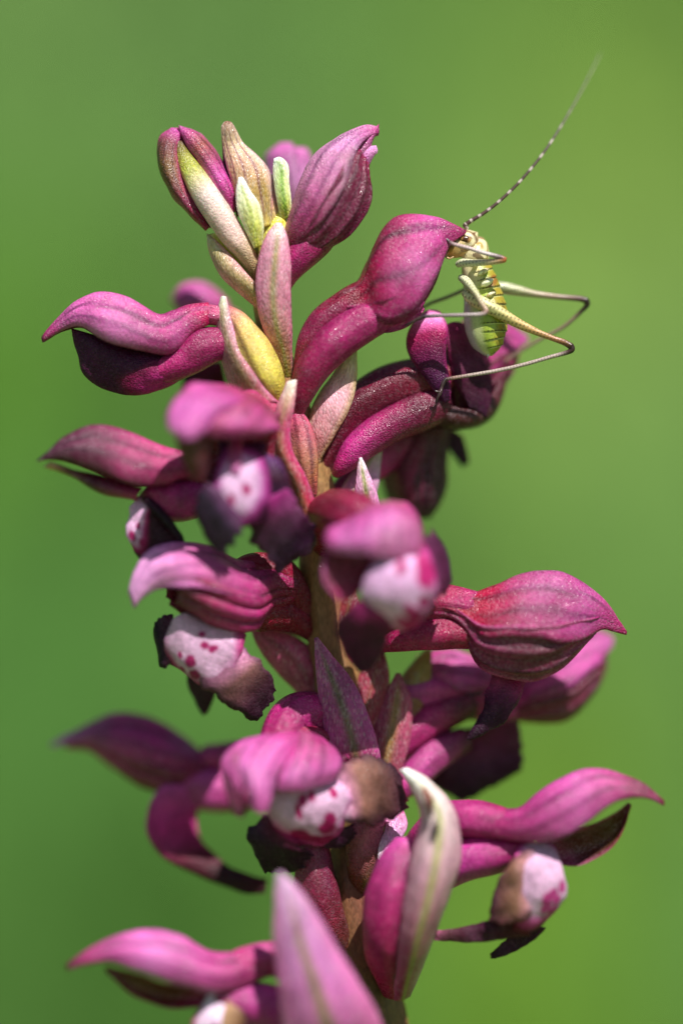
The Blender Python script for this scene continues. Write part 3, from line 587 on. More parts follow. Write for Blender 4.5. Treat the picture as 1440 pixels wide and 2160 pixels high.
leaf(S, 'lip', [(880, 672, 60), (866, 690, 38), (855, 725, 28), (868, 765, 25), (905, 805, 25), (936, 848, 28)], [(902, 655, 55), (905, 690, 15), (902, 730, 5), (908, 770, 5), (925, 812, 12), (941, 849, 25)], [(925, 662, 60), (941, 690, 30), (938, 735, 22), (942, 775, 20), (948, 812, 22), (947, 845, 28)], lambda G, sd: sepal_cols(G, [(0, ROSE), (.10, (226, 170, 196)), (.2, (206, 110, 156)), (.3, (160, 34, 90)), (.46, (112, 26, 72)), (.7, (86, 28, 68)), (1, (84, 36, 74))], veins=0, mott=.25, edge=(150, 40, 100), ew=.25, seed=sd, blotch=.2), m=M_LIP, thick=8)
leaf(S, 'lip_lobe', [(935, 690, 50), (945, 750, 48), (960, 810, 50), (990, 860, 60)], [(955, 680, 50), (975, 740, 38), (1000, 800, 42), (1012, 870, 60)], [(980, 690, 80), (1010, 740, 75), (1035, 800, 75), (1025, 882, 75)], lobe_cols([(0, MAG), (.4, (110, 20, 66)), (1, (76, 30, 60))], .25), m=M_LIP, thick=8, edge=.03)
# drooping flower behind it
S2 = flower()
hood(S2, [(860, 880, 170, 950, 900, 170, 40), (815, 960, 190, 945, 970, 190, 62), (820, 1040, 200, 935, 1050, 200, 55), (865, 1110, 205, 895, 1110, 205, 14)], phd=1.8, dors=dict(stops=[(0, WINE), (.5, (150, 40, 90)), (1, WINE)]), lat=(1.4, 3.0), latcols=dict(stops=[(0, WINE), (1, DARK)]))
leaf(S2, 'lip_lobe', [(930, 900, 190), (945, 940, 200), (975, 985, 210)], [(955, 905, 185), (968, 940, 195), (982, 980, 208)], [(975, 920, 200), (985, 950, 205), (990, 975, 210)], lobe_cols([(0, DARK), (1, INK)]), m=M_LIP)
ovary(S2, [(690, 1060, 80, 16), (760, 1000, 120, 34), (840, 930, 160, 44), (890, 910, 180, 36)], [(0, MAG), (.5, ROSE), (1, WINE)])
bract(orchid, [(760, 965, -6, 4), (765, 1000, -8, 14), (771, 1040, -10, 24), (772, 1085, 0, 30), (755, 1150, 40, 24)], cup=.45, cols=bract_cols([(0, MAG), (.4, (214, 120, 180)), (.7, (226, 170, 206)), (1, (240, 220, 226))], rib=(140, 156, 60), rw=.25, edge=(226, 150, 200)))
leaf(orchid, 'bract', [(690, 1120, 50), (720, 1030, 60), (765, 970, 70), (800, 930, 80)], [(700, 1120, 35), (745, 1040, 45), (780, 975, 60), (803, 930, 78)], [(740, 1130, 50), (790, 1050, 60), (802, 980, 72), (806, 930, 82)], bract_cols([(0, (206, 130, 170)), (.6, (206, 150, 190)), (1, (190, 190, 150))], rib=GREEN), m=M_BRACT)

# --- T: flower facing the viewer right of the axis
T_ = flower()
ovary(T_, [(700, 1180, 70, 18), (675, 1120, -5, 34), (695, 1082, -60, 44), (745, 1090, -140, 50), (785, 1120, -190, 44)], [(0, WINE), (.4, (160, 24, 66)), (1, MAG)])
leaf(T_, 'sepal', [(735, 1085, -150), (703, 1108, -210), (688, 1142, -240), (704, 1168, -245)], [(800, 1056, -210), (806, 1090, -268), (806, 1135, -285), (812, 1176, -275)], [(855, 1060, -170), (892, 1105, -205), (896, 1148, -220), (878, 1186, -225)], dict(stops=[(0, (190, 110, 130)), (.2, (196, 90, 146)), (.6, (212, 116, 170)), (1, (206, 104, 160))], veins=5, vdark=.25, edge=ROSE, ew=.2), lumpamp=5, back=dict(stops=[(0, WINE), (1, WINE)], veins=0))
leaf(T_, 'sepal', [(715, 1100, -180), (684, 1165, -215), (680, 1225, -225), (712, 1268, -215)], [(770, 1110, -170), (745, 1180, -190), (728, 1225, -200), (726, 1266, -205)], [(850, 1120, -150), (825, 1190, -165), (775, 1228, -180), (742, 1262, -200)], dict(stops=[(0, WINE), (.5, (140, 30, 76)), (1, (160, 50, 100))], veins=4, edge=(190, 90, 150), ew=.18))
leaf(T_, 'lip', [(790, 1150, -200), (770, 1205, -245), (756, 1260, -240), (786, 1300, -205), (820, 1332, -160)], [(840, 1140, -230), (838, 1200, -290), (835, 1265, -285), (845, 1310, -235), (850, 1337, -170)], [(895, 1155, -190), (908, 1200, -225), (912, 1250, -215), (892, 1302, -180), (865, 1332, -155)], lip_cols(white=(.46, -.05, .56, 1.15), inner=(226, 176, 206), mid=(190, 60, 130), rim=MAG, blotch=(180, 24, 104), spots=[(.28, .1, .05, .1), (.3, .75, .12, .2), (.62, .3, .05, .12), (.7, .5, .07, .16), (.74, .0, .05, .14), (.8, .3, .07, .2), (.55, .7, .05, .1)]), m=M_LIP, nu=64, nv=56)
leaf(T_, 'lip_lobe', [(872, 1160, -200), (892, 1135, -170), (920, 1130, -135), (938, 1150, -110)], [(885, 1205, -225), (912, 1190, -190), (938, 1190, -145), (950, 1205, -115)], [(895, 1265, -205), (915, 1268, -175), (935, 1252, -130), (950, 1228, -108)], lobe_cols([(0, ROSE), (.3, (120, 50, 90)), (.7, DARK), (1, (84, 46, 76))], .3), m=M_LIP, edge=.12, thick=9)
leaf(T_, 'lip_lobe', [(765, 1262, -230), (730, 1290, -215), (710, 1320, -185), (728, 1370, -150), (755, 1412, -120)], [(795, 1288, -255), (765, 1320, -235), (755, 1350, -205), (760, 1385, -160), (768, 1412, -122)], [(830, 1305, -230), (822, 1335, -205), (812, 1365, -175), (795, 1395, -140), (780, 1410, -120)], lobe_cols([(0, ROSE), (.2, (110, 30, 70)), (.5, DARK), (1, INK)], .3), m=M_LIP, edge=.05, thick=9)

# --- U: crisp hood on the right
Uf = flower()
ovary(Uf, [(800, 1330, 60, 20), (860, 1295, 10, 36), (920, 1272, -8, 40), (985, 1280, -8, 38), (1040, 1300, -5, 34), (1090, 1300, 0, 20)], [(0, (160, 70, 70)), (.3, (180, 60, 90)), (.6, (176, 40, 100)), (1, RED)], ribs=5)
ovary(Uf, [(790, 1365, 40, 12), (840, 1352, 0, 24), (910, 1338, -14, 35), (980, 1335, -12, 36), (1040, 1345, 0, 28)], [(0, MAG), (.5, (176, 36, 100)), (1, RED)], name='spur', ribs=0)
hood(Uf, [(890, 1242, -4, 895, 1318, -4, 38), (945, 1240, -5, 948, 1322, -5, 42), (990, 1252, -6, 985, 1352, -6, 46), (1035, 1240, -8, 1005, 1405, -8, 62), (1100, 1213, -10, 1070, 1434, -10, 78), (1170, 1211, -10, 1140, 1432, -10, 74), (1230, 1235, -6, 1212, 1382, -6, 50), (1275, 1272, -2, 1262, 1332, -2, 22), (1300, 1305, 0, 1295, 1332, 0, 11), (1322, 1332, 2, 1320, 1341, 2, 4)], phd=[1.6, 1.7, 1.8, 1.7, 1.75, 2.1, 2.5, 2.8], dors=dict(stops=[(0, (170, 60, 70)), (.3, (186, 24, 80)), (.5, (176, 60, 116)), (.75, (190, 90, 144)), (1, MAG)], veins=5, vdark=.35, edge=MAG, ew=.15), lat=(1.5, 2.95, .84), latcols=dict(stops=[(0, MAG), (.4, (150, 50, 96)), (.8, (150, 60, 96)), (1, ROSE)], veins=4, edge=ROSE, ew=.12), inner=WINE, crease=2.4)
leaf(Uf, 'lip', [(1040, 1420, 35), (1028, 1455, 30), (1015, 1500, 30), (983, 1562, 30)], [(1075, 1425, 10), (1060, 1470, 2), (1040, 1510, 8), (990, 1560, 24)], [(1112, 1430, 30), (1100, 1470, 25), (1070, 1520, 25), (1000, 1558, 28)], lobe_cols([(0, MAG), (.3, (110, 40, 84)), (.6, (70, 30, 56)), (1, (60, 26, 46))], .35), m=M_LIP, edge=.08, thick=8)
# --- V: flowers behind on the right
Vf = flower()
hood(Vf, [(1060, 1470, 190, 1080, 1520, 190, 30), (1110, 1400, 200, 1110, 1525, 200, 55), (1180, 1350, 215, 1190, 1520, 215, 66), (1240, 1332, 225, 1250, 1460, 225, 45), (1292, 1345, 235, 1290, 1375, 235, 8)], phd=1.75, dors=dict(stops=[(0, ROSE), (.5, PINK), (1, PINK)]), lat=(1.5, 3.0), latcols=dict(stops=[(0, (150, 40, 90)), (1, (130, 50, 76))]))
ovary(Vf, [(790, 1500, 95, 18), (880, 1460, 120, 40), (970, 1470, 160, 45), (1080, 1490, 195, 40)], [(0, MAG), (.3, PINK), (.6, MAG), (1, ROSE)])
leaf(Vf, 'lip', [(960, 1540, 170), (925, 1580, 180), (905, 1640, 190), (970, 1695, 200)], [(1040, 1530, 160), (1020, 1580, 165), (1000, 1630, 175), (1005, 1680, 195)], [(1095, 1520, 175), (1100, 1570, 185), (1098, 1620, 195), (1040, 1660, 200)], lobe_cols([(0, WINE), (.5, DARK), (1, INK)], .25), m=M_LIP, edge=.06)
V2 = flower()
ovary(V2, [(790, 1610, 90, 16), (850, 1560, 100, 34), (920, 1510, 120, 40), (990, 1480, 150, 34)], [(0, MAG), (.5, ROSE), (1, WINE)])
ovary(V2, [(810, 1700, 90, 16), (860, 1650, 95, 30), (920, 1590, 110, 36), (980, 1560, 140, 28)], [(0, ROSE), (.5, PINK), (1, WINE)], name='spur', ribs=0)
hood(V2, [(880, 1390, 150, 890, 1480, 150, 30), (930, 1375, 160, 935, 1500, 160, 55), (1000, 1390, 170, 1000, 1500, 170, 45), (1050, 1430, 180, 1050, 1450, 180, 8)], phd=1.8, dors=dict(stops=[(0, ROSE), (.5, PINK), (1, MAG)]), lat=(1.5, 3.0), latcols=dict(stops=[(0, WINE), (1, DARK)]))
bract(orchid, [(905, 1370, 105, 6), (880, 1430, 90, 30), (840, 1510, 80, 40), (800, 1590, 85, 36), (780, 1660, 95, 18)], cup=.4, cols=bract_cols([(0, (140, 60, 70)), (.4, (150, 90, 80)), (1, (160, 140, 80))], rib=(150, 140, 80)))
bract(orchid, [(800, 1360, 70, 6), (790, 1420, 55, 30), (770, 1500, 50, 42), (750, 1600, 60, 36)], cup=.4, cols=bract_cols([(0, (140, 60, 70)), (.4, (160, 60, 90)), (1, (140, 60, 80))], rib=(140, 80, 70)))

bract(orchid, [(985, 1405, 130, 8), (930, 1480, 110, 44), (870, 1570, 105, 56), (820, 1660, 110, 48), (790, 1740, 110, 24)], cup=.3, cols=bract_cols([(0, (150, 60, 80)), (.4, (170, 76, 110)), (1, (190, 90, 130))], rib=(150, 130, 80), rw=.25))
bract(orchid, [(740, 1230, 60, 6), (735, 1290, 50, 30), (715, 1370, 52, 40), (705, 1460, 58, 34), (710, 1540, 70, 20)], cup=.4, cols=bract_cols([(0, (130, 60, 60)), (.5, (150, 50, 80)), (1, (140, 60, 60))], rib=(130, 100, 50)))
bract(orchid, [(840, 1420, 60, 6), (838, 1480, 50, 30), (820, 1570, 45, 42), (800, 1660, 55, 34), (790, 1730, 70, 20)], cup=.4, cols=bract_cols([(0, (150, 70, 80)), (.5, (176, 84, 120)), (1, (170, 80, 110))], rib=(150, 130, 70), rw=.3))
bract(orchid, [(640, 1820, 60, 8), (648, 1880, 50, 36), (668, 1960, 50, 46), (700, 2060, 60, 40), (730, 2140, 75, 20)], cup=.4, cols=bract_cols([(0, (140, 60, 70)), (.5, (150, 66, 80)), (1, (170, 70, 100))], rib=(130, 90, 50)))
ovary(orchid, [(735, 2010, 60, 20), (690, 1940, 20, 40), (668, 1870, -5, 42), (660, 1800, -10, 34), (655, 1740, -10, 22)], [(0, (120, 80, 50)), (.4, (160, 60, 90)), (1, (180, 80, 120))])
ovary(orchid, [(770, 1890, 60, 18), (765, 1830, 20, 34), (770, 1770, 5, 36), (790, 1700, 10, 30), (800, 1650, 20, 20)], [(0, (130, 100, 50)), (.4, (170, 110, 90)), (.8, (206, 130, 160)), (1, (190, 90, 130))])
# --- W, X: ribbed bract and the arched ovary beside it
ZOFF[0] = 55
bract(orchid, [(666, 1345, -60, 3), (687, 1400, -75, 22), (710, 1460, -88, 40), (732, 1530, -98, 50), (750, 1600, -98, 53), (768, 1680, -20, 36), (775, 1740, 30, 22)], cup=.35, cols=bract_cols([(0, MAG), (.35, (176, 56, 120)), (.65, (180, 84, 146)), (1, (176, 110, 150))], rib=(110, 110, 60), rw=.2, ra=.8, edge=(190, 90, 156)), nu=64)
Y = flower()
ovary(Y, [(730, 1640, 20, 24), (712, 1550, -10, 40), (670, 1506, -40, 44), (620, 1515, -70, 44), (588, 1565, -110, 40), (585, 1610, -150, 34)], [(0, WINE), (.3, (150, 26, 86)), (.6, (182, 56, 126)), (1, MAG)], ribs=7, rib=.07, nu=56)
ovary(Y, [(735, 1680, -10, 16), (712, 1602, -50, 20), (680, 1560, -80, 20), (640, 1550, -100, 18), (600, 1570, -130, 20)], [(0, WINE), (.5, RED), (1, MAG)], name='spur', ribs=0)
# --- Y: front flower with big lobed lip
ZOFF[0] = 75
leaf(Y, 'sepal', [(610, 1542, -170), (540, 1556, -230), (502, 1605, -278), (516, 1660, -302), (526, 1702, -306)], [(630, 1545, -190), (575, 1572, -265), (545, 1628, -308), (548, 1680, -320), (546, 1716, -314)], [(650, 1550, -180), (612, 1590, -240), (580, 1640, -268), (572, 1690, -285), (562, 1716, -300)], dict(stops=[(0, ROSE), (.3, (210, 104, 160)), (.7, (222, 134, 180)), (1, (200, 90, 150))], veins=3, vdark=.4), lumpamp=4)
leaf(Y, 'sepal', [(628, 1545, -185), (606, 1590, -238), (586, 1640, -258), (582, 1664, -258)], [(658, 1550, -190), (652, 1590, -245), (642, 1632, -264), (632, 1668, -255)], [(675, 1558, -150), (708, 1582, -180), (717, 1612, -192), (692, 1645, -205)], dict(stops=[(0, ROSE), (.4, (206, 92, 150)), (.7, (214, 116, 168)), (1, PINK)], veins=3, vdark=.4), lumpamp=4)
leaf(Y, 'sepal', [(565, 1550, -210), (505, 1562, -240), (464, 1600, -258), (468, 1655, -265), (490, 1715, -268)], [(562, 1570, -240), (518, 1600, -280), (492, 1642, -292), (494, 1688, -282), (502, 1724, -272)], [(550, 1600, -255), (525, 1640, -285), (518, 1680, -288), (522, 1705, -280), (514, 1726, -270)], dict(stops=[(0, PINK), (.4, (210, 110, 164)), (.75, (190, 80, 136)), (.9, (110, 40, 56)), (1, WINE)], veins=3), lumpamp=4)
leaf(Y, 'lip', [(590, 1630, -170), (572, 1660, -195), (562, 1700, -200), (580, 1745, -185), (610, 1785, -150)], [(650, 1635, -180), (648, 1670, -235), (650, 1715, -240), (660, 1755, -215), (668, 1790, -160)], [(715, 1625, -160), (735, 1655, -180), (745, 1695, -180), (735, 1740, -165), (715, 1780, -135)], lip_cols(white=(.42, .0, .56, 1.2), inner=(216, 172, 194), mid=(200, 80, 140), rim=MAG, blotch=(170, 24, 96), spots=[(.35, -.12, .05, .08), (.3, .1, .05, .08), (.46, -.22, .07, .06), (.3, .62, .05, .06), (.62, .5, .09, .13), (.72, .42, .07, .2), (.75, -.4, .05, .2), (.86, -.1, .05, .3), (.9, .35, .06, .3), (.82, -.55, .04, .12)]), m=M_LIP, nu=80, nv=72, edge=.015)
leaf(Y, 'lip_lobe', [(700, 1640, -165), (730, 1605, -170), (770, 1596, -160), (815, 1610, -145), (845, 1645, -130)], [(720, 1690, -190), (755, 1665, -200), (790, 1655, -190), (830, 1665, -160), (858, 1690, -135)], [(725, 1730, -165), (765, 1735, -165), (800, 1732, -155), (835, 1722, -140), (860, 1705, -128)], lobe_cols([(0, (216, 172, 194)), (.14, (206, 146, 164)), (.3, (156, 112, 96)), (.55, (118, 82, 70)), (.78, (92, 56, 60)), (.93, (66, 34, 48)), (1, (130, 40, 70))], .3, edge=(70, 34, 52), ew=.38), m=M_LIP, edge=.11, thick=9, nu=64, nv=44)
leaf(Y, 'lip_lobe', [(580, 1710, -160), (545, 1725, -160), (517, 1760, -150), (530, 1795, -135), (560, 1840, -115)], [(600, 1755, -185), (575, 1770, -190), (560, 1790, -170), (570, 1815, -145), (590, 1842, -120)], [(630, 1775, -165), (640, 1795, -165), (655, 1805, -150), (645, 1825, -135), (620, 1840, -115)], lobe_cols([(0, MAG), (.12, (90, 24, 50)), (.3, INK), (1, (38, 20, 30))], .3), m=M_LIP, edge=.08, thick=9, nu=60, nv=40)
leaf(Y, 'lip_lobe', [(660, 1760, -145), (670, 1775, -140), (690, 1790, -130)], [(700, 1755, -150), (705, 1770, -145), (712, 1785, -130)], [(745, 1735, -140), (745, 1755, -135), (730, 1775, -125)], lobe_cols([(0, DARK), (1, INK)]), m=M_LIP, edge=.1)

# --- Z: far blurred flower on the left with a curled lip
ZOFF[0] = 0
Z = flower()
hood(Z, [(440, 1600, 230, 440, 1640, 230, 30), (385, 1560, 240, 385, 1672, 240, 55), (310, 1520, 250, 310, 1665, 250, 66), (240, 1512, 260, 240, 1620, 260, 50), (180, 1535, 270, 182, 1580, 270, 24), (108, 1568, 280, 108, 1580, 280, 8)], phd=1.9, dors=dict(stops=[(0, MAG), (.3, ROSE), (.7, (170, 70, 116)), (1, PALE)]), lat=(1.6, 3.0), latcols=dict(stops=[(0, MAG), (1, ROSE)]))
ovary(Z, [(740, 1700, 110, 18), (620, 1640, 180, 34), (520, 1600, 215, 36), (430, 1600, 230, 30)], [(0, MAG), (1, ROSE)])
ovary(Z, [(560, 1680, 200, 20), (490, 1670, 215, 44), (420, 1660, 230, 48), (360, 1650, 240, 30)], [(0, ROSE), (.5, PINK), (1, ROSE)], name='spur', ribs=0)
leaf(Z, 'lip', [(345, 1660, 190), (310, 1720, 185), (325, 1790, 180), (400, 1840, 170), (500, 1880, 165), (560, 1885, 165)], [(370, 1655, 185), (345, 1720, 175), (365, 1780, 168), (430, 1828, 160), (510, 1862, 158), (562, 1870, 160)], [(430, 1660, 215), (415, 1720, 210), (430, 1780, 200), (470, 1820, 180), (520, 1845, 168), (565, 1855, 165)], lobe_cols([(0, PINK), (.25, ROSE), (.5, (120, 50, 70)), (.7, (66, 30, 36)), (1, (76, 40, 46))], .2), m=M_LIP)

# --- AA, BB: lower bracts
bract(orchid, [(588, 1842, -265, 5), (612, 1900, -275, 34), (636, 1990, -285, 62), (668, 2080, -290, 84), (700, 2180, -270, 104), (740, 2300, -180, 100), (790, 2420, -20, 60), (840, 2480, 60, 40)], cup=.4, cols=bract_cols([(0, (160, 40, 96)), (.4, (190, 84, 146)), (.75, (196, 122, 182)), (1, (210, 164, 204))], rib=(130, 116, 70), rw=.14, ra=.95, edge=(206, 110, 166)), nu=70)
ovary(Y, [(830, 2090, 20, 26), (815, 1990, -70, 48), (820, 1900, -95, 52), (840, 1830, -95, 44), (860, 1780, -80, 28)], [(0, (176, 60, 100)), (.4, MAG), (.7, ROSE), (1, PINK)], name='spur', ribs=6)
leaf(orchid, 'bract', [(830, 2110, -30), (838, 2000, -110), (850, 1900, -140), (868, 1800, -140), (884, 1720, -120), (866, 1660, -100), (842, 1624, -90)], [(848, 2110, -60), (880, 1990, -155), (905, 1890, -185), (920, 1800, -185), (925, 1720, -160), (890, 1660, -125), (852, 1622, -95)], [(865, 2100, -20), (915, 1985, -90), (952, 1880, -120), (974, 1790, -125), (955, 1700, -115), (910, 1648, -100), (860, 1620, -90)], bract_cols([(0, (140, 56, 76)), (.25, (170, 96, 120)), (.55, (204, 156, 176)), (.85, (222, 206, 204)), (1, (238, 236, 230))], rib=(150, 158, 66), rw=.13, ra=.8, edge=(196, 146, 166)), m=M_BRACT, nu=80, thick=8)
# nibbled brown holes in that bract
V, F, c = tube([(893, 1662, -150, 4), (903, 1685, -172, 15), (908, 1712, -180, 10), (910, 1722, -176, 3)], nu=16, nv=12, flat=.5, cols=tcols([(0, (150, 80, 50)), (.5, (110, 44, 30)), (1, (30, 18, 16))], mott=.3), seed=3, lumpy=.2)
link('withered_spot', V, F, c, M_BRACT, orchid)
V, F, c = tube([(917, 1728, -178, 2), (919, 1748, -190, 12), (916, 1772, -187, 3)], nu=16, nv=12, flat=.5, cols=tcols([(0, (60, 40, 30)), (.5, (40, 26, 24)), (1, (80, 60, 40))], mott=.3), seed=4, lumpy=.2)
link('withered_spot', V, F, c, M_BRACT, orchid)
bract(orchid, [(800, 1815, -20, 4), (815, 1785, -15, 18), (835, 1740, 0, 24), (820, 1690, 30, 22)][::1], cup=.3, cols=bract_cols([(0, ROSE), (.5, (206, 150, 196)), (1, (240, 220, 236))], rib=LILAC))
bract(orchid, [(728, 1945, 25, 6), (705, 1930, 25, 20), (690, 1960, 35, 26), (715, 2020, 70, 24)], cup=.3, cols=bract_cols([(0, (160, 60, 90)), (1, (206, 130, 170))], rib=ROSE))

# --- CC: lower right flower
ZOFF[0] = 50
CCf = flower()
ovary(CCf, [(840, 1880, 70, 18), (880, 1790, -10, 34), (940, 1735, -80, 42), (1000, 1728, -115, 40), (1060, 1738, -125, 34), (1110, 1740, -130, 22)], [(0, ROSE), (.4, (200, 76, 140)), (1, MAG)])
ovary(CCf, [(870, 1880, 20, 16), (930, 1840, -70, 42), (990, 1812, -100, 46), (1060, 1800, -110, 40), (1120, 1790, -120, 24)], [(0, ROSE), (.5, (206, 84, 160)), (1, MAG)], name='spur', ribs=0)
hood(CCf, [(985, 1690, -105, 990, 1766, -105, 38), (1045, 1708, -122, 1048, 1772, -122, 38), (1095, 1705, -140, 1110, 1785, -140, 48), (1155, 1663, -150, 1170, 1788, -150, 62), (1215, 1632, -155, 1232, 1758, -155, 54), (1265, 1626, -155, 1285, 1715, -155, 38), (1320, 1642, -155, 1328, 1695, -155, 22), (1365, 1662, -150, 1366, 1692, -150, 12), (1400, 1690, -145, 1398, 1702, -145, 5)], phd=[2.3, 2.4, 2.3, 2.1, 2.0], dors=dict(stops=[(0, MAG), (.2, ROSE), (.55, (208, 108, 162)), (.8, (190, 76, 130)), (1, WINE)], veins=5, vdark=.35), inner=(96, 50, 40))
leaf(CCf, 'sepal', [(1130, 1770, -135), (1220, 1750, -140), (1290, 1720, -140), (1325, 1695, -140)], [(1140, 1800, -110), (1225, 1790, -100), (1290, 1755, -110), (1328, 1696, -135)], [(1150, 1815, -125), (1225, 1826, -128), (1300, 1775, -132), (1330, 1700, -138)], dict(stops=[(0, MAG), (.3, (110, 50, 50)), (.7, (104, 76, 40)), (1, WINE)], edge=(160, 50, 90), ew=.2, veins=0))
leaf(CCf, 'lip', [(1090, 1785, -140), (1085, 1830, -165), (1075, 1890, -165), (1085, 1960, -140)], [(1130, 1780, -155), (1145, 1830, -195), (1140, 1895, -195), (1115, 1965, -150)], [(1165, 1785, -140), (1193, 1840, -160), (1195, 1900, -158), (1150, 1955, -135)], lip_cols(white=(.38, .2, .52, 1.2), inner=(216, 172, 194), mid=(200, 80, 140), rim=WINE, blotch=(190, 70, 130), spots=[(.55, .4, .06, .12), (.62, .6, .05, .12), (.48, .7, .05, .1), (.7, .3, .06, .16), (.75, .65, .05, .15), (.6, .15, .05, .1)]), m=M_LIP, nu=60, nv=52)
leaf(CCf, 'lip_lobe', [(1125, 1790, -165), (1090, 1805, -175), (1055, 1850, -170), (1040, 1890, -155)], [(1125, 1850, -190), (1095, 1860, -195), (1065, 1885, -185), (1036, 1915, -160)], [(1120, 1930, -170), (1095, 1945, -172), (1060, 1950, -165), (1034, 1940, -150)], lobe_cols([(0, (216, 170, 186)), (.14, (190, 136, 136)), (.36, (140, 102, 82)), (.75, (104, 68, 64)), (1, (84, 44, 58))], .3, edge=(96, 52, 60), ew=.35), m=M_LIP, edge=.06, thick=9)
leaf(CCf, 'lip_lobe', [(1110, 1935, -140), (1030, 1945, -130), (960, 1958, -120), (910, 1965, -110)], [(1110, 1955, -155), (1030, 1965, -142), (960, 1972, -130), (908, 1972, -115)], [(1120, 1975, -135), (1030, 1985, -125), (960, 1988, -118), (915, 1985, -110)], lobe_cols([(0, WINE), (.4, DARK), (.8, (90, 50, 54)), (1, (170, 100, 120))], .25), m=M_LIP, edge=.05)
leaf(CCf, 'lip_lobe', [(1110, 1945, -120), (1070, 1980, -110), (1032, 2015, -100)], [(1130, 1955, -125), (1090, 1990, -112), (1036, 2022, -100)], [(1150, 1955, -115), (1105, 1995, -105), (1042, 2024, -98)], lobe_cols([(0, DARK), (1, INK)], .25), m=M_LIP, edge=.05)

# --- DD: bottom left flower
ZOFF[0] = 0
DDf = flower()
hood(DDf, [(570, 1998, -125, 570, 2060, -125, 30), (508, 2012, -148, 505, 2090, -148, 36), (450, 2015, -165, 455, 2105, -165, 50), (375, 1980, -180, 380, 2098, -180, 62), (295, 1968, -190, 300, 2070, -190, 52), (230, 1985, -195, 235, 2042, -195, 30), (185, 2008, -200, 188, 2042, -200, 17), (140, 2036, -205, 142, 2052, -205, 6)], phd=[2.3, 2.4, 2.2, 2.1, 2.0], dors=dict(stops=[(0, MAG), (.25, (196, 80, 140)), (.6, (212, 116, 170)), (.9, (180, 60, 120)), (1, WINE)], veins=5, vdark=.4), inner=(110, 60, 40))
leaf(DDf, 'sepal', [(450, 2085, -170), (360, 2075, -180), (290, 2055, -185), (225, 2040, -190)], [(440, 2100, -150), (355, 2098, -150), (285, 2075, -165), (222, 2045, -185)], [(430, 2125, -165), (350, 2128, -170), (275, 2100, -178), (222, 2050, -188)], dict(stops=[(0, MAG), (.3, (120, 60, 40)), (.7, (110, 70, 40)), (1, WINE)], edge=(150, 40, 80), ew=.2, veins=0))
ovary(DDf, [(800, 2200, 60, 20), (680, 2070, -60, 34), (590, 2025, -120, 36), (520, 2030, -145, 32), (460, 2050, -160, 22)], [(0, MAG), (.5, (180, 70, 120)), (1, ROSE)])
ovary(DDf, [(760, 2230, 20, 20), (640, 2160, -90, 48), (560, 2125, -130, 50), (500, 2115, -150, 40), (450, 2110, -160, 24)], [(0, ROSE), (.5, (200, 84, 160)), (1, ROSE)], name='spur', ribs=0)
leaf(DDf, 'lip', [(430, 2100, -160), (405, 2150, -180), (395, 2210, -175)], [(465, 2095, -185), (455, 2150, -210), (450, 2215, -200)], [(505, 2110, -165), (520, 2155, -180), (515, 2215, -175)], lip_cols(white=(.4, -.1, .6, .9), inner=(238, 204, 224), mid=(160, 90, 100), rim=UMBER, spots=[(.6, 0, .06, .1), (.75, -.3, .06, .1)]), m=M_LIP)
leaf(DDf, 'lip_lobe', [(480, 2110, -180), (510, 2125, -175), (525, 2160, -165)], [(470, 2140, -205), (500, 2150, -200), (515, 2180, -180)], [(465, 2180, -195), (490, 2195, -190), (505, 2205, -175)], lobe_cols([(0, (190, 150, 120)), (.6, UMBER), (1, DARK)]), m=M_LIP)

# ------------------------------------------------------------------ bush-cricket nymph
parts = []
def add(t): parts.append(t)
CYEL = (172, 140, 44); CLIME = (164, 184, 70); CPALE = (206, 212, 156); CGREY = (196, 186, 200); CBR = (150, 96, 40); CBLK = (44, 28, 24); CCRM = (236, 222, 176)

bst = [(990, 524, 24, 20), (999, 545, 25, 27), (1005, 570, 26, 32), (1013, 600, 27, 37), (1019, 630, 27, 42), (1023, 660, 26, 46), (1025, 690, 25, 45), (1027, 712, 24, 39), (1031, 730, 24, 30), (1034, 742, 24, 18), (1036, 748, 24, 8)]
def body_cols(u, th, G):
    d = np.cos(th)                                        # 1 = back, -1 = belly
    c = np.ones(u.shape + (3,)) * s2l(CLIME)
    c = mix(c, s2l(CPALE) * np.ones_like(c), smooth(.15, -.25, d) * .9)
    c = mix(c, s2l(CGREY) * np.ones_like(c), smooth(-.35, -.75, d) * .95)
    c = mix(c, s2l(CYEL) * np.ones_like(c), smooth(.3, .95, d + .2 * lump(G, 55, .2, 1.)) * .8)
    c = mix(c, s2l(CCRM) * np.ones_like(c), smooth(.42, .2, u) * smooth(.55, .2, d) * .85)
    s = (u * 13.0) % 1.0
    mar = np.exp(-((s - .93) / .085) ** 2) * smooth(-.2, .2, d)
    dots = (np.sin(th * 34) * .5 + .5) ** 1.5
    c = mix(c, s2l(CBLK) * np.ones_like(c), np.clip(mar * (.5 + .8 * dots), 0, 1) * .97)
    pale = np.exp(-((s - .06) / .07) ** 2) * smooth(.0, .4, d)
    c = mix(c, s2l((236, 236, 170)) * np.ones_like(c), pale * .8)
    br = smooth(.3, .8, lump(G, 77, .16, 1.0)) * smooth(.1, .5, d) * smooth(.6, .3, u)
    c = mix(c, s2l(CBR) * np.ones_like(c), br * .9)
    fl = smooth(.55, .9, lump(G, 78, .5, 1.0)) * smooth(.3, .6, d)
    c = mix(c, s2l(CBLK) * np.ones_like(c), fl * .5)
    return c
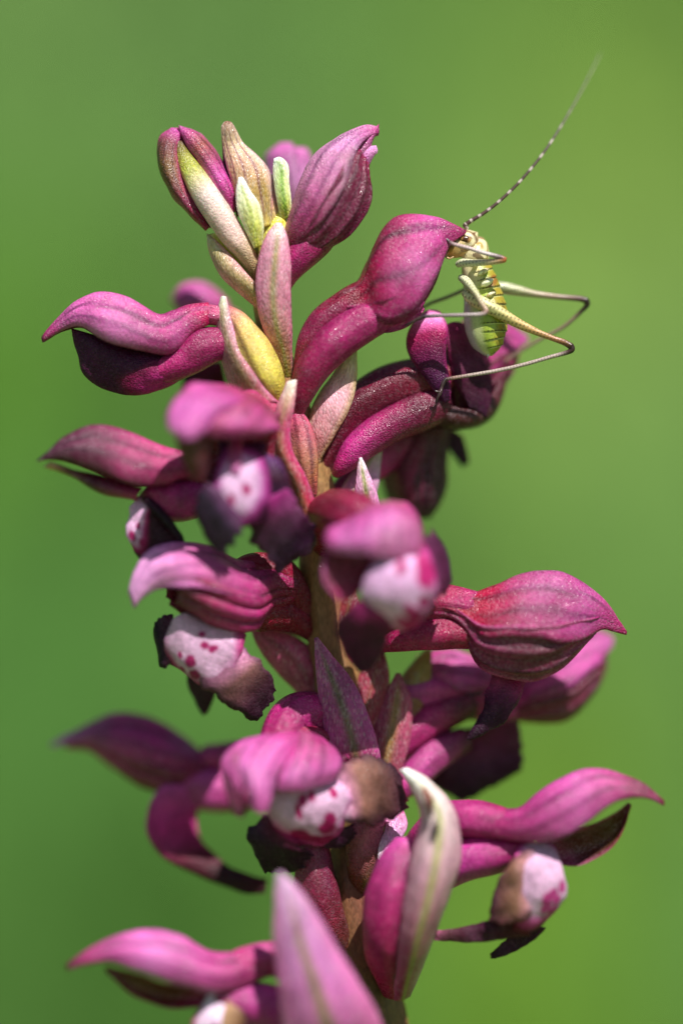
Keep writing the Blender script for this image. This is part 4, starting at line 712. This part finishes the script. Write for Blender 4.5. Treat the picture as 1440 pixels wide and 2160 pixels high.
def body_tube():
    a = np.array([list(P(*s[:3])) + [s[3]] for s in bst]); nu, nv = 230, 130
    a = spline(a, nu); C = a[:, :3]; R = np.maximum(a[:, 3], .5)
    t = unit(np.gradient(C, axis=0)); back = unit(np.array([1.0, -.22, 0.12]))
    X = unit(back - t * (t @ back)[:, None]); Yv = np.cross(t, X)
    th = np.linspace(0, 2 * np.pi, nv, endpoint=False)[None, :]; u = np.linspace(0, 1, nu)[:, None]
    d = np.cos(th); s = (u * 13.0) % 1.0
    step = (s ** 1.5) * 2.6 * smooth(-.2, .4, d) - 2.0 * np.exp(-((s - .04) / .05) ** 2) * smooth(-.2, .4, d)
    step = step * smooth(0, .06, u) * smooth(1.0, .95, u)
    rr = R[:, None] + step
    G = C[:, None] + X[:, None] * (rr * np.cos(th))[..., None] + Yv[:, None] * (rr * .82 * np.sin(th))[..., None]
    G = G + unit(G - C[:, None]) * lump(G, 4, .12, .8)[..., None]
    c = body_cols(np.repeat(u, nv, 1), np.repeat(th, nu, 0), G).reshape(-1, 3)
    V = G.reshape(-1, 3); F = quads(nu, nv, wrap=True); n0 = len(V)
    V = np.concatenate([V, [C[0] - t[0] * 6], [C[-1] + t[-1] * 3]]); c = np.concatenate([c, c[:1], c[-1:]])
    for j in range(nv):
        F.append((n0, (j + 1) % nv, j)); b = (nu - 1) * nv; F.append((n0 + 1, b + j, b + (j + 1) % nv))
    return V, F, c
add(body_tube())
def head_cols(u, th, G):
    c = grad([(0, CCRM), (.3, (232, 214, 160)), (.6, (226, 190, 130)), (.85, (206, 150, 80)), (1, (150, 96, 60))], u)
    st_ = smooth(.35, .7, np.sin(th * 5 + 1.5 * np.sin(u * 9)))
    c = mix(c, s2l((110, 66, 36)) * np.ones_like(c), st_ * .85 * smooth(.8, .45, u))
    c = mix(c, s2l((96, 60, 40)) * np.ones_like(c), smooth(.5, .9, lump(G, 31, .3, 1.)) * .6)
    e = P(981, 505, 0); d = np.sqrt(((G[..., 0] - e[0]) / 14) ** 2 + ((G[..., 2] - e[2]) / 10.5) ** 2)
    c = mix(c, s2l((110, 64, 34)) * np.ones_like(c), np.exp(-((d - 1.75) / .2) ** 2) * .85)
    return mix(c, s2l((240, 228, 190)) * np.ones_like(c), np.exp(-((d - 1.25) / .22) ** 2) * .95)
add(tube([(1003, 493, 24, 9), (997, 498, 24, 20), (984, 509, 22, 26), (968, 519, 20, 24), (953, 527, 18, 18), (941, 531, 16, 11), (936, 533, 16, 5)], nu=70, nv=60, flat=.95, cols=head_cols, seed=5))
# neck shield and side flaps
add(tube([(1008, 505, 24, 6), (1010, 514, 24, 18), (1006, 530, 24, 27), (1003, 545, 24, 28), (1004, 556, 24, 18)], nu=50, nv=50, cols=lambda u, th, G: mix(mix(np.ones(u.shape + (3,)) * s2l(CCRM), s2l(CYEL) * np.ones(u.shape + (3,)), smooth(.2, .7, lump(G, 8, .2, 1.)) * .8), s2l((90, 60, 36)) * np.ones(u.shape + (3,)), smooth(.35, .75, lump(G, 9, .25, 1.)) * .85), seed=6))
for (x, y, r) in ((1018, 572, 13), (1026, 595, 15), (1000, 558, 9), (1034, 620, 10)):
    add(tube([(x - r * .8, y + r * .5, -4, 2), (x - r * .3, y + r * .2, -9, r * .75), (x + r * .3, y - r * .1, -8, r * .8), (x + r * .9, y - r * .4, -2, 3)], nu=24, nv=24, flat=.55, cols=lambda u, th, G: mix(np.ones(u.shape + (3,)) * s2l((232, 232, 196)), s2l((176, 140, 90)) * np.ones(u.shape + (3,)), smooth(.1, .6, lump(G, 12, .3, 1.)) * .7), seed=int(x)))

def leg_cols(base, spot=CBLK, n=18, dens=.55, ends=None, light=None, seed=0):
    def f(u, th, G):
        c = grad(base, u)
        if light is not None:
            c = mix(c, s2l(light) * np.ones_like(c), smooth(0, .9, np.cos(th - .5)) * .6)
        k = (np.sin(u * n * 6.283) * .5 + .5) ** 2 * (np.cos(th * 6 + np.floor(u * n) * 1.3) * .5 + .5) ** 1.5
        return mix(c, s2l(spot) * np.ones_like(c), np.clip(k * dens * 1.6, 0, .85))
    return f
HF = [(0, (228, 226, 180)), (.35, (216, 206, 140)), (.6, (222, 180, 120)), (.85, (176, 120, 84)), (1, (60, 36, 30))]
HT = [(0, (50, 32, 30)), (.10, (70, 46, 44)), (.2, (196, 176, 170)), (.75, (190, 172, 164)), (.93, (150, 120, 110)), (1, (52, 36, 40))]
TS = [(0, (40, 28, 32)), (.5, (80, 60, 60)), (1, (26, 18, 22))]
# near hind leg
add(tube([(980, 616, -4, 9), (992, 626, -14, 13), (1018, 640, -20, 15), (1050, 657, -20, 13.5), (1090, 680, -18, 10.5), (1130, 699, -16, 7.5), (1165, 713, -14, 6), (1190, 722, -12, 6.5), (1204, 730, -12, 7)], nu=130, nv=32, cols=leg_cols(HF, n=34, dens=.6), lumpy=0))
add(tube([(1204, 727, -12, 5.5), (1206, 737, -12, 6), (1196, 743, -12, 5), (1160, 753, -10, 4.4), (1100, 770, -5, 4.3), (1040, 783, 0, 4.2), (980, 793, 2, 4.0), (938, 800, 4, 4.0)], nu=160, nv=20, cols=leg_cols(HT, n=46, dens=.7), lumpy=0))
add(tube([(940, 799, 4, 4), (934, 808, 2, 4.5), (931, 818, 0, 3.2), (928, 828, -2, 4.2), (923, 838, -4, 2.6), (919, 849, -4, 1.6)], nu=40, nv=14, cols=leg_cols(TS, n=4), lumpy=.05))
add(tube([(928, 826, -2, 2.4), (922, 826, -5, 3.0), (917, 824, -7, 1.5)], nu=12, nv=12, cols=leg_cols(TS, n=2), lumpy=0))
# far hind leg
add(tube([(1030, 604, 50, 10), (1060, 606, 58, 13), (1095, 613, 62, 11), (1130, 620, 66, 7.5), (1180, 626, 68, 6), (1225, 630, 70, 6.5), (1237, 634, 70, 7)], nu=120, nv=28, cols=leg_cols([(0, (176, 190, 150)), (.3, (190, 190, 150)), (.6, (186, 160, 140)), (.9, (110, 80, 76)), (1, (44, 30, 30))], n=34, dens=.5), lumpy=0))
add(tube([(1237, 632, 70, 6), (1238, 642, 72, 6), (1228, 654, 76, 4.8), (1190, 688, 90, 4.2), (1140, 715, 105, 4), (1095, 742, 118, 3.8), (1055, 768, 130, 3.6)], nu=130, nv=18, cols=leg_cols([(0, (44, 30, 30)), (.15, (60, 44, 40)), (.25, (150, 126, 110)), (1, (170, 140, 130))], n=40, dens=.7), lumpy=0))
add(tube([(1055, 768, 130, 3.6), (1040, 785, 132, 3), (1030, 800, 134, 2)], nu=12, nv=12, cols=leg_cols(TS, n=3), lumpy=0))
# near fore leg: femur to the right, shin back to the petal tip
add(tube([(965, 557, 2, 7), (975, 554, -8, 9), (1000, 554, -22, 7.5), (1035, 552, -36, 6.5), (1058, 549, -44, 6), (1065, 548, -46, 5)], nu=70, nv=22, cols=leg_cols([(0, (226, 228, 190)), (.5, (206, 206, 170)), (.85, (206, 170, 130)), (1, (196, 110, 60))], n=16, dens=.5), lumpy=0))
add(tube([(1066, 547, -46, 4.5), (1058, 543, -46, 5), (1020, 533, -44, 4.6), (985, 522, -40, 4.2), (955, 514, -32, 4), (946, 508, -26, 3.4)], nu=80, nv=18, cols=leg_cols([(0, (190, 100, 56)), (.12, (110, 84, 90)), (.3, (206, 190, 190)), (.8, (196, 170, 170)), (1, (70, 50, 56))], n=20, dens=.5), lumpy=0))
add(tube([(948, 510, -27, 3.8), (940, 503, -24, 4), (936, 494, -20, 3), (932, 486, -17, 1.8)], nu=20, nv=12, cols=leg_cols([(0, (70, 50, 60)), (1, (90, 60, 70))], n=3), lumpy=0))
# near middle leg
add(tube([(972, 585, 2, 8), (982, 592, -12, 10), (1000, 614, -36, 7.5), (1016, 640, -54, 6.2), (1026, 656, -62, 5.6)], nu=60, nv=20, cols=leg_cols([(0, (230, 232, 196)), (.5, (206, 206, 160)), (1, (186, 150, 130))], n=16, dens=.5), lumpy=0))
add(tube([(1027, 655, -62, 5), (1018, 662, -64, 4.6), (980, 664, -62, 4.2), (935, 665, -56, 4), (895, 667, -50, 4)], nu=80, nv=18, cols=leg_cols([(0, (170, 130, 120)), (.2, (190, 176, 176)), (.8, (150, 130, 136)), (1, (70, 56, 66))], n=20, dens=.6), lumpy=0))
add(tube([(898, 666, -50, 4), (882, 672, -48, 4.4), (870, 678, -46, 3.2), (854, 686, -44, 2)], nu=24, nv=12, cols=leg_cols(TS, n=3), lumpy=0))
# far middle leg and far fore knee
add(tube([(1000, 600, 50, 6), (975, 613, 75, 4.4), (940, 628, 85, 4), (905, 641, 90, 3.6), (885, 655, 92, 2.4)], nu=60, nv=16, cols=leg_cols([(0, (170, 176, 140)), (.5, (150, 126, 120)), (1, (80, 60, 66))], n=14, dens=.5), lumpy=0))
add(tube([(985, 540, 45, 7), (1000, 522, 62, 6), (1014, 508, 70, 5.5), (1018, 508, 71, 5)], nu=30, nv=16, cols=leg_cols([(0, (220, 190, 150)), (1, (206, 140, 130))], n=6, dens=.3), lumpy=0))
add(tube([(1018, 507, 71, 5), (1005, 503, 66, 4.4), (985, 500, 58, 4)], nu=24, nv=16, cols=leg_cols([(0, (206, 130, 110)), (1, (190, 170, 160))], n=6, dens=.3), lumpy=0))
# short ovipositor tip, mouth feelers
add(tube([(1030, 738, 20, 6), (1029, 746, 18, 4), (1028, 754, 17, 1.2)], nu=16, nv=12, cols=leg_cols([(0, CLIME), (.6, (226, 220, 216)), (1, (190, 160, 170))], n=1, dens=0), lumpy=0))
add(tube([(944, 532, 2, 3), (940, 540, 0, 2.6), (948, 545, -2, 2), (956, 541, -4, 1.6)], nu=20, nv=10, cols=leg_cols([(0, (190, 130, 80)), (1, (226, 190, 150))], n=3, dens=.3), lumpy=0))
add(tube([(985, 482, 18, 4), (982, 477, 16, 5.4), (979, 472, 14, 4.6)], nu=14, nv=14, cols=leg_cols([(0, (226, 206, 200)), (1, (90, 60, 60))], n=1, dens=0), lumpy=0))

V = np.concatenate([p[0] for p in parts]); c = np.concatenate([p[2] for p in parts]); F = []; k = 0
for p in parts:
    F += [tuple(int(q) + k for q in f) for f in p[1]]; k += len(p[0])
tmp = bpy.data.meshes.new('tmp'); tmp.from_pydata([tuple(v) for v in V], [], F)
to = bpy.data.objects.new('tmp', tmp); sc.collection.objects.link(to)
rm = to.modifiers.new('r', 'REMESH'); rm.mode = 'VOXEL'; rm.voxel_size = 0.8
dg = bpy.context.evaluated_depsgraph_get()
me2 = bpy.data.meshes.new_from_object(to.evaluated_get(dg))
nv_ = np.zeros(len(me2.vertices) * 3, np.float32); me2.vertices.foreach_get('co', nv_); nv_ = nv_.reshape(-1, 3)
faces2 = [tuple(p.vertices) for p in me2.polygons]
bpy.data.objects.remove(to); bpy.data.meshes.remove(tmp); bpy.data.meshes.remove(me2)
kd = kdtree.KDTree(len(V))
for i, v in enumerate(V): kd.insert(Vector(v), i)
kd.balance()
ix = np.array([kd.find(Vector(v))[1] for v in nv_.astype(float)])
cricket = empty('bush_cricket')
cricket['label'] = 'tiny pale green speckled bush-cricket nymph clinging to the orchid hood tip'; cricket['category'] = 'cricket'
link('body', nv_, faces2, c[ix], M_BODY, cricket)
# eye
def ball(cx, cy, cz, rx, ry, rz, tilt, cols, nu=24, nv=32):
    V, F, cc = tube([(cx - rx, cy, cz, .6), (cx - rx * .8, cy, cz, ry * .6), (cx - rx * .4, cy, cz, ry * .92), (cx, cy, cz, ry), (cx + rx * .4, cy, cz, ry * .92), (cx + rx * .8, cy, cz, ry * .6), (cx + rx, cy, cz, .6)], nu=nu, nv=nv, flat=1.0, cols=cols, lumpy=0)
    o = P(cx, cy, cz); q = V - o; q[:, 1] *= rz / ry
    ca, sa = math.cos(tilt), math.sin(tilt)
    return np.stack([q[:, 0] * ca - q[:, 2] * sa, q[:, 1], q[:, 0] * sa + q[:, 2] * ca], -1) + o, F, cc
V, F, cc = ball(981, 505, 0, 13, 9.5, 8, -.25, lambda u, th, G: mix(np.ones(u.shape + (3,)) * s2l((176, 130, 76)), s2l((70, 40, 24)) * np.ones(u.shape + (3,)), smooth(.55, .95, np.sin(u * 3.14))))
link('eye', V, F, cc, M_EYE, cricket)
def band(u, th, G):
    c = grad([(0, (86, 58, 56)), (.5, (80, 62, 58)), (1, (120, 130, 90))], u)
    k = smooth(.45, .75, np.sin((u ** .8) * 95)) * smooth(.8, .45, u)
    return mix(c, s2l((230, 214, 206)) * np.ones_like(c), k * .6)
V, F, cc = tube([(981, 474, 14, 5), (992, 466, 13, 4.4), (1020, 449, 14, 3.8), (1055, 422, 18, 3.5), (1100, 378, 28, 3.2), (1150, 316, 50, 2.8), (1200, 237, 90, 2.4), (1238, 168, 130, 2.0), (1266, 112, 165, 1.4)], nu=300, nv=12, cols=band, lumpy=0)
link('antenna', V, F, cc, M_FEEL, cricket)
